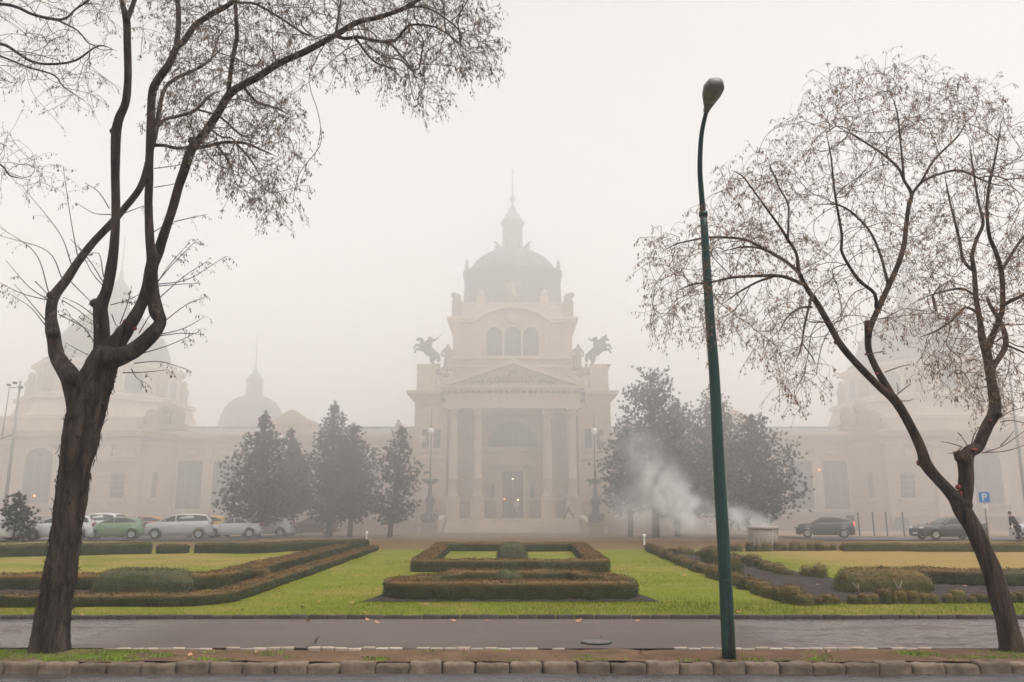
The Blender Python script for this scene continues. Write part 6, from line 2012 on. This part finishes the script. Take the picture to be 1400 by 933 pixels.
for k, px in enumerate((1175, 1195, 1213, 1236)):
    p = P(px, 727, 59.6)
    if bt is None:
        bt = thing('bollard', 'thin dark bollard on the pavement between the two black cars', 'bollard', (p.x, 59.6, 0.08), 0, 'bollards between the black cars')
        MB().lathe([(0.06, 0), (0.055, 0.1), (0.05, 1.45), (0.06, 1.5)], n=10).build('post', M['iron'], bt)
        MB().lathe([(0.055, 1.5), (0.075, 1.54), (0.06, 1.62), (0.02, 1.66)], n=10).build('cap', M['iron'], bt)
    else:
        o = copy_tree(bt); o.location = (p.x, 59.6, 0.08)

# ------------------------------------------------------------------ parked cars (front towards -x)
def car(label, px, Y, rz, L, W, Hh, kind, paint, group=None, lit=False, name='parked_car', z=0.065):
    c = P(px, 730, Y)
    t = thing(name, label, 'car', (c.x, Y, z), rz, group)
    pm = NT('car_paint'); pm.set(color=paint, rough=0.28, spec=0.5, coat=0.5)
    pm = pm.m
    hl = L / 2
    wr = 0.31
    # side outline stations (x as a fraction of the half length, belt height, half width factor)
    K = {'hatch': dict(belt=[(-1, .48), (-.95, .58), (-.80, .66), (-.45, .70), (-.1, .72), (.4, .74), (.8, .77), (.95, .72), (1, .5)], roof=[(-.46, .71), (-.05, .97), (.15, 1.0), (.5, .985), (.80, .90), (.97, .74)], side=[(-.36, .735), (-.06, .93), (.02, .945), (.02, .735)], side2=[(.06, .738), (.06, .945), (.42, .935), (.72, .80), (.70, .755)]),
         'mpv': dict(belt=[(-1, .42), (-.96, .52), (-.86, .60), (-.55, .66), (-.1, .66), (.4, .68), (.85, .70), (.97, .66), (1, .45)], roof=[(-.62, .66), (-.18, .93), (.05, .985), (.4, 1.0), (.82, .96), (.97, .70)], side=[(-.52, .685), (-.2, .875), (-.08, .92), (-.08, .69)], side2=[(-.04, .692), (-.04, .93), (.50, .94), (.80, .90), (.86, .72)]),
         'sedan': dict(belt=[(-1, .46), (-.97, .58), (-.85, .63), (-.40, .68), (0, .70), (.5, .70), (.93, .71), (.98, .66), (1, .48)], roof=[(-.40, .69), (-.08, .96), (.12, 1.0), (.35, .985), (.62, .72)], side=[(-.30, .715), (-.08, .915), (.06, .945), (.06, .715)], side2=[(.10, .715), (.10, .945), (.34, .93), (.52, .735)])}[kind]
    def lerp_prof(prof, x):
        if x <= prof[0][0]: return prof[0][1]
        for (a, u), (b_, v) in zip(prof[:-1], prof[1:]):
            if x <= b_: return u + (v - u) * (x - a) / (b_ - a)
        return prof[-1][1]
    hwid = W / 2
    NS = 33
    axf, axr = -0.62, 0.62
    vs = []
    ring = 11
    for i in range(NS):
        f = -1 + 2 * i / (NS - 1)
        f = math.copysign(abs(f) ** 0.9, f)
        x = f * hl
        zb = lerp_prof(K['belt'], f) * Hh
        wf = hwid * (1 - 0.16 * max(0, (abs(f) - 0.72) / 0.28) ** 2)
        zl = 0.19 + 0.05 * max(0, (abs(f) - 0.85) / 0.15)
        for a in (axf, axr):                         # wheel arches
            dx = abs(x - a * hl)
            if dx < wr + 0.06: zl = max(zl, wr + math.sqrt(max(0, (wr + 0.06) ** 2 - dx * dx)))
        zm = min(zb - 0.06, max(zl + 0.02, 0.46 * Hh))
        sec = [(0.80 * wf, zl), (0.965 * wf, zl + 0.02), (1.0 * wf, (zl + zm) / 2 + 0.03), (0.995 * wf, zm), (0.94 * wf, zb - 0.02), (0.86 * wf, zb + 0.004)]
        pts = [(x, -u, v) for u, v in sec] + [(x, u, v) for u, v in reversed(sec)]
        vs += pts
    m = 12
    fs = []
    for i in range(NS - 1):
        for k in range(m):
            k2 = (k + 1) % m
            fs.append((i * m + k, (i + 1) * m + k, (i + 1) * m + k2, i * m + k2))
    fs += [tuple(range(m)), tuple((NS - 1) * m + k for k in range(m - 1, -1, -1))]
    b = MB(); b.add(vs, fs, True); b.sm[-1] = b.sm[-2] = False
    b.build('body', pm, t)
    # cabin
    R_ = K['roof']
    vs = []
    xs = np.linspace(R_[0][0], R_[-1][0], 21)
    for f in xs:
        zr = lerp_prof(R_, f) * Hh
        zb = lerp_prof(K['belt'], f) * Hh - 0.02
        q = max(0.0, (zr - zb) / (Hh * 0.3))
        w0 = hwid * 0.90; w1 = hwid * (0.90 - 0.17 * min(1, q))
        x = f * hl
        zr = max(zr, zb + 0.01)
        sec = [(w0, zb), (w0 + (w1 - w0) * 0.5, zb + (zr - zb) * 0.5), (w1, zb + (zr - zb) * 0.9), (w1 * 0.85, zr - 0.01), (w1 * 0.4, zr + 0.02)]
        vs += [(x, -u, v) for u, v in sec] + [(x, u, v) for u, v in reversed(sec)]
    fs = [(i * 10 + k, (i + 1) * 10 + k, (i + 1) * 10 + k + 1, i * 10 + k + 1) for i in range(20) for k in range(9)]
    b = MB(); b.add(vs, fs, True)
    cab = b.build('cabin', pm, t)
    def cab_pt(f, h, s, out=0.012):
        zr = lerp_prof(R_, f) * Hh; zb = lerp_prof(K['belt'], f) * Hh - 0.02
        q = max(0.0, (zr - zb) / (Hh * 0.3))
        w0 = hwid * 0.90; w1 = hwid * (0.90 - 0.17 * min(1, q))
        k = min(1.0, max(0.0, (h * Hh - zb) / max(0.05, (zr - zb) * 0.9)))
        return (f * hl, s * (w0 + (w1 - w0) * k + out), h * Hh)
    for s in (-1, 1):
        for sid in ('side', 'side2'):
            pg = [cab_pt(f, h, s) for f, h in K[sid]]
            b = MB(); b.add(pg + [(p_[0], p_[1] - s * 0.02, p_[2]) for p_ in pg], [tuple(range(len(pg)))] + [(i, i + len(pg), (i + 1) % len(pg) + len(pg), (i + 1) % len(pg)) for i in range(len(pg))])
            b.build('window', M['carglass'], cab)
    def screen(f0, f1, nm):
        vs2 = []
        for f in np.linspace(f0, f1, 6):
            zr = lerp_prof(R_, f) * Hh; zb = lerp_prof(K['belt'], f) * Hh - 0.02
            q = max(0.0, (zr - zb) / (Hh * 0.3)); w1 = hwid * (0.90 - 0.17 * min(1, q))
            for u in (-0.80, -0.4, 0, 0.4, 0.80): vs2.append((f * hl + (-0.015 if f0 < 0 else 0.015), u * w1, zr + (0.028 if abs(u) < 0.5 else 0.016)))
        MB().add(vs2, [(i * 5 + k, (i + 1) * 5 + k, (i + 1) * 5 + k + 1, i * 5 + k + 1) for i in range(5) for k in range(4)], True).build(nm, M['carglass'], cab)
    screen(R_[0][0] + 0.05, R_[1][0] - 0.03, 'windscreen')
    screen(R_[-2][0] + 0.02, R_[-1][0] - 0.06, 'rear_window')
    for a in (axf, axr):
        for s in (-1, 1):
            tb = MB(); tb.lathe([(0.18, -0.09), (wr - 0.02, -0.10), (wr, -0.07), (wr, 0.07), (wr - 0.02, 0.10), (0.18, 0.09)], n=24)
            Mx = Matrix.Translation((a * hl, s * (hwid - 0.12), wr)) @ Matrix.Rotation(R(90), 4, 'X')
            wh = tb.xform(Mx).build('wheel', M['rubber'], t)
            rb_ = MB(); rb_.lathe([(0.195, -0.105), (0.195, 0.105)], n=20, smooth=False); rb_.lathe([(0.05, -0.115), (0.05, 0.115)], n=10)
            rb_.xform(Mx).build('rim', M['chrome'], wh)
    for s in (-1, 1):
        zf = lerp_prof(K['belt'], -0.93) * Hh
        b = MB(); b.blob((-hl * 0.955, s * hwid * 0.66, zf - 0.10), (0.16, 0.20, 0.085), 12, 8); b.build('headlight', M['headlight'], t)
        zr = lerp_prof(K['belt'], 0.95) * Hh
        b = MB(); b.blob((hl * 0.955, s * hwid * 0.74, zr - 0.08), (0.12, 0.11, 0.15), 12, 8)
        b.build('taillight', M['taillight'] if lit else M['scar'], t)
        b = MB(); b.blob((-hl * 0.36, s * (hwid + 0.08), 0.70 * Hh), (0.06, 0.10, 0.065), 10, 6); b.build('wing_mirror', pm, t)
    b = MB(); b.box(-hl - 0.015, -hl + 0.05, -hwid * 0.5, hwid * 0.5, 0.34, 0.50); b.build('grille', M['rubber'], t)
    b = MB(); b.box(-hl - 0.03, -hl + 0.02, -0.26, 0.26, 0.36, 0.47); b.build('number_plate', M['white'], t)
    b = MB(); b.box(hl - 0.02, hl + 0.03, -0.26, 0.26, 0.46, 0.57); b.build('number_plate', M['white'], t)
    t.scale = (0.94, 0.94, 0.94)
    return t
car('pale green parked hatchback beside the thick bare trunk', 156, 52.8, R(14), 3.9, 1.68, 1.45, 'hatch', (0.13, 0.20, 0.10))
car('silver parked people carrier between the green hatchback and the pines', 243, 54.0, R(17), 4.45, 1.78, 1.66, 'mpv', (0.40, 0.39, 0.38))
car('silver parked people carrier half hidden by the thick bare trunk', 79, 51.5, R(20), 4.3, 1.75, 1.55, 'mpv', (0.55, 0.55, 0.56))
car('white parked car at the edge of the view with its red tail light showing', -18, 49.5, R(-12), 4.2, 1.74, 1.5, 'hatch', (0.68, 0.68, 0.68))
car('white parked car seen behind the trunk and the green hatchback', 130, 57.0, R(-6), 4.2, 1.76, 1.7, 'mpv', (0.66, 0.66, 0.66))
car('orange-brown parked car peeping out behind the green hatchback', 193, 57.6, R(10), 3.6, 1.65, 1.5, 'hatch', (0.42, 0.17, 0.06))
car('yellow parked car peeping out behind the silver people carrier', 285, 58.0, R(-8), 3.6, 1.65, 1.5, 'hatch', (0.62, 0.36, 0.05))
car('pale grey parked car veiled by steam near the first pine', 318, 56.0, R(10), 4.0, 1.7, 1.4, 'sedan', (0.50, 0.49, 0.48))
car('white parked car half hidden behind the first pine', 362, 58.5, R(5), 4.0, 1.7, 1.45, 'hatch', (0.62, 0.62, 0.62))
car('dark red parked car behind the pine stems by the ramp', 428, 64.0, R(-5), 4.2, 1.7, 1.45, 'sedan', (0.17, 0.05, 0.045), z=0.09)
car('black parked hatchback with red tail light beside the steaming vent', 1128, 55.5, R(-17), 3.85, 1.7, 1.45, 'hatch', (0.012, 0.012, 0.013), lit=True)
car('dark old parked saloon with bright wheel discs behind the forked tree', 1297, 51.8, R(6), 4.6, 1.74, 1.42, 'sedan', (0.014, 0.016, 0.020))
car('white parked car beside the person in dark clothes', 1430, 49.8, R(12), 4.1, 1.74, 1.5, 'hatch', (0.60, 0.61, 0.64))

# ------------------------------------------------------------------ people far off
def person(label, loc, rz, top, legs, coat_long=True, stride=0.0, arms=((0.26, -0.04, 1.05), (-0.26, 0.04, 1.05)), carry=False, bend=0.06, hair=(0.03, 0.022, 0.018)):
    """facing -x; about 1.72 m"""
    t = thing('person', label, 'person', loc, rz)
    k = SK()
    hp = k.chain([(0, 0, 0.93)], [0.135])
    ch = k.chain([(-bend * 0.5, 0, 1.12), (-bend, 0, 1.33), (-bend * 1.1, 0, 1.45)], [0.125, 0.145, 0.075], hp)
    hd = k.chain([(-bend * 1.2, 0, 1.52), (-bend * 1.4 - 0.01, 0, 1.60), (-bend * 1.4 - 0.01, 0, 1.68)], [0.055, 0.092, 0.075], ch)
    k.chain([(-bend * 1.4 - 0.105, 0, 1.585)], [0.018], hd - 1)
    for s, st in ((1, stride), (-1, -stride)):
        k.chain([(-0.02 + st * 0.02, 0.085 * s, 0.86), (-st * 0.5 - 0.03, 0.095 * s, 0.48), (-st + (0.10 if st < 0 else 0), 0.095 * s, 0.09 + (0.05 if st < 0 else 0)), (-st - 0.14 + (0.06 if st < 0 else 0), 0.1 * s, 0.035)], [0.095, 0.068, 0.048, 0.04], hp)
    for s, el in ((1, arms[0]), (-1, arms[1])):
        a = k.chain([(-bend, 0.18 * s, 1.38), (-bend * 0.5 - el[1], 0.235 * s, 1.12), (-el[0] * 0.6, 0.235 * s, 0.90)], [0.065, 0.05, 0.037], ch - 1)
        w0 = k.v[a]
        k.chain([(w0[0] - 0.03, w0[1], w0[2] - 0.08), (w0[0] - 0.05, w0[1] - 0.005 * s, w0[2] - 0.15)], [0.036, 0.02], a)
        k.chain([(w0[0] - 0.065, w0[1] - 0.02 * s, w0[2] - 0.075)], [0.014], a)
    body = skin_mesh('body', k.v, k.e, k.r, 0, 2, M['skin'], t)
    c = SK()
    h0 = c.chain([(0, 0, 0.92)], [0.165])
    c1 = c.chain([(-bend * 0.5, 0, 1.13), (-bend, 0, 1.34), (-bend * 1.08, 0, 1.45)], [0.155, 0.172, 0.085], h0)
    if coat_long: c.chain([(0.01, 0, 0.72), (0.02, 0, 0.55)], [0.18, 0.20], h0)
    for s, el in ((1, arms[0]), (-1, arms[1])):
        c.chain([(-bend, 0.19 * s, 1.385), (-bend * 0.5 - el[1], 0.24 * s, 1.12), (-el[0] * 0.6, 0.24 * s, 0.91)], [0.085, 0.07, 0.058], c1 - 1)
    skin_mesh('coat', c.v, c.e, c.r, 0, 2, plain('coat', top, 0.8), t)
    c = SK()
    h0 = c.chain([(0, 0, 0.90)], [0.145])
    for s, st in ((1, stride), (-1, -stride)):
        c.chain([(-0.02 + st * 0.02, 0.085 * s, 0.84), (-st * 0.5 - 0.03, 0.095 * s, 0.48), (-st + (0.10 if st < 0 else 0), 0.095 * s, 0.14 + (0.05 if st < 0 else 0))], [0.105, 0.082, 0.068], h0)
    skin_mesh('trousers', c.v, c.e, c.r, 0, 2, plain('trousers', legs, 0.85), t)
    hx = -bend * 1.4 + 0.012
    MB().blob((hx, 0, 1.66), (0.098, 0.092, 0.085), 14, 10).build('hair', plain('hair', hair, 0.7), t)
    for s, st in ((1, stride), (-1, -stride)):
        MB().blob((-st - 0.06 + (0.10 if st < 0 else 0), 0.1 * s, 0.045 + (0.05 if st < 0 else 0)), (0.14, 0.05, 0.05), 12, 8).build('shoe', M['rubber'], t)
    return t
p = P(778, 708, 72.0)
person('person in a pale coat striding along the terrace towards the door', (p.x, 72.0, 1.215), 0.0, (0.50, 0.42, 0.33), (0.035, 0.033, 0.036), False, 0.32, ((0.45, 0.10, 1.0), (-0.1, -0.06, 1.0)), bend=0.14)
p = P(706, 708, 74.5)
person('person in a long pale coat standing in the doorway', (p.x, 74.9, 1.215), R(90), (0.45, 0.38, 0.30), (0.04, 0.036, 0.035), True, 0.03, hair=(0.10, 0.07, 0.05))
p = P(1393, 735, 48.4)
person('person in dark clothes leaning over beside the white car', (p.x, 48.4, 0.012), R(-60), (0.018, 0.018, 0.022), (0.02, 0.02, 0.026), True, 0.10, ((0.5, 0.16, 1.0), (0.4, 0.12, 1.0)), bend=0.26)
# small lit lamps on the building
for px, py, Y, lab in ((1120, 643, 79.6, 'tiny lit orange lamp on the window beside the wing pilaster above the black hatchback'), (47, 678, 75.4, 'tiny lit orange lamp on the arched window behind the young conifer'), (546, 643, 54.0, None)):
    if lab is None: continue
    p = P(px, py, Y)
    t = thing('wall_lamp', lab, 'lamp', (p.x, p.y, p.z))
    MB().blob((0, 0, 0), (0.11, 0.11, 0.11), 10, 8).build('bulb', M['orange_on'], t)
    MB().box(-0.06, 0.06, 0.05, 0.42, -0.05, 0.05).build('bracket', M['iron'], t)

# ------------------------------------------------------------------ steam from the vent, and the fog over everything
import bmesh
def outward(o):
    bm = bmesh.new(); bm.from_mesh(o.data)
    bmesh.ops.recalc_face_normals(bm, faces=bm.faces[:])
    v = bm.calc_volume(signed=True)
    print('volume', o.name, v)
    bm.to_mesh(o.data); bm.free()
    return o
def steam(name, blobs, density, label):
    """soft billows: the density falls off smoothly round each centre (point, radius, weight)"""
    lo = [min(c[k] - r for c, r, _ in blobs) - 0.2 for k in range(3)]
    hi = [max(c[k] + r for c, r, _ in blobs) + 0.2 for k in range(3)]
    lo[2] = max(lo[2], 0.25)
    b = MB(); b.box(lo[0], hi[0], lo[1], hi[1], lo[2], hi[2])
    mt = bpy.data.materials.new(name)
    mt.use_nodes = True
    T = mt.node_tree
    T.nodes.clear()
    o = T.nodes.new('ShaderNodeOutputMaterial'); pv = T.nodes.new('ShaderNodeVolumePrincipled')
    pv.inputs['Color'].default_value = (0.99, 0.985, 0.98, 1)
    tc = T.nodes.new('ShaderNodeTexCoord')
    ns = T.nodes.new('ShaderNodeTexNoise')
    ns.inputs['Scale'].default_value = 0.8; ns.inputs['Detail'].default_value = 5; ns.inputs['Distortion'].default_value = 1.2
    T.links.new(tc.outputs['Object'], ns.inputs['Vector'])
    mp = T.nodes.new('ShaderNodeMapRange'); mp.interpolation_type = 'SMOOTHSTEP'
    for i, v in enumerate((0.36, 0.68, 0.05, density)): mp.inputs[i + 1].default_value = v
    T.links.new(ns.outputs['Fac'], mp.inputs[0])
    prev = None
    for c, r, wt in blobs:
        d = T.nodes.new('ShaderNodeVectorMath'); d.operation = 'DISTANCE'
        T.links.new(tc.outputs['Object'], d.inputs[0]); d.inputs[1].default_value = tuple(c)
        q = T.nodes.new('ShaderNodeMapRange'); q.interpolation_type = 'SMOOTHSTEP'
        for i, v in enumerate((0.05 * r, r, wt, 0.0)): q.inputs[i + 1].default_value = v
        T.links.new(d.outputs['Value'], q.inputs[0])
        if prev is None: prev = q.outputs[0]
        else:
            m = T.nodes.new('ShaderNodeMath'); m.operation = 'ADD'
            T.links.new(prev, m.inputs[0]); T.links.new(q.outputs[0], m.inputs[1]); prev = m.outputs[0]
    m = T.nodes.new('ShaderNodeMath'); m.operation = 'MULTIPLY'
    T.links.new(prev, m.inputs[0]); T.links.new(mp.outputs[0], m.inputs[1])
    T.links.new(m.outputs[0], pv.inputs['Density'])
    T.links.new(pv.outputs[0], o.inputs['Volume'])
    ob = outward(b.build(name, mt))
    return tag(ob, label, 'steam', kind='stuff')
YV2 = YV + 0.3
steam('steam', [(P(1046, 719, YV), 0.7, 1.6), (P(1030, 716, YV2), 0.9, 1.5), (P(1008, 709, YV2 + 0.3), 1.15, 1.3), (P(980, 706, YV2 + 0.5), 1.3, 1.0), (P(950, 706, YV2 + 0.8), 1.6, 1.0), (P(926, 694, YV2 + 1.2), 1.9, 0.95), (P(910, 668, YV2 + 1.5), 1.8, 0.75), (P(892, 640, YV2 + 1.9), 1.9, 0.5), (P(872, 612, YV2 + 2.2), 1.9, 0.3), (P(868, 694, YV2 + 2), 2.2, 0.45)], 1.15, 'white steam plume drifting from the concrete vent across the pines')
HAZE = True
if HAZE:
    b = MB(); b.box(-405, 405, -65, 425, -1.3, 42.5)
    mt = bpy.data.materials.new('fog')
    mt.use_nodes = True
    T = mt.node_tree
    T.nodes.clear()
    o = T.nodes.new('ShaderNodeOutputMaterial'); pv = T.nodes.new('ShaderNodeVolumePrincipled')
    pv.inputs['Color'].default_value = HAZE_COLOR
    pv.inputs['Density'].default_value = HAZE_DENSITY
    pv.inputs['Anisotropy'].default_value = 0.0
    T.links.new(pv.outputs[0], o.inputs['Volume'])
    ob = b.build('haze', mt)
    outward(ob)
    tag(ob, 'thick pale fog filling the park', 'fog', kind='stuff')
b = MB()
# low cloud hanging over and behind the front of the palace: its underside slopes up towards the street
b.prism([(50, -1.15), (418, -1.15), (418, 42.2), (12, 42.2)], -398, 398, 'x')
mt = bpy.data.materials.new('fog_bank')
mt.use_nodes = True
T = mt.node_tree
T.nodes.clear()
o = T.nodes.new('ShaderNodeOutputMaterial'); pv = T.nodes.new('ShaderNodeVolumePrincipled')
pv.inputs['Color'].default_value = BANK_COLOR
pv.inputs['Density'].default_value = BANK_DENSITY
T.links.new(pv.outputs[0], o.inputs['Volume'])
tag(outward(b.build('fog_bank', mt)), 'denser bank of pale fog hanging round the palace domes', 'fog', kind='stuff')
print('objects', len(bpy.data.objects), 'faces', sum(len(m.polygons) for m in bpy.data.meshes))
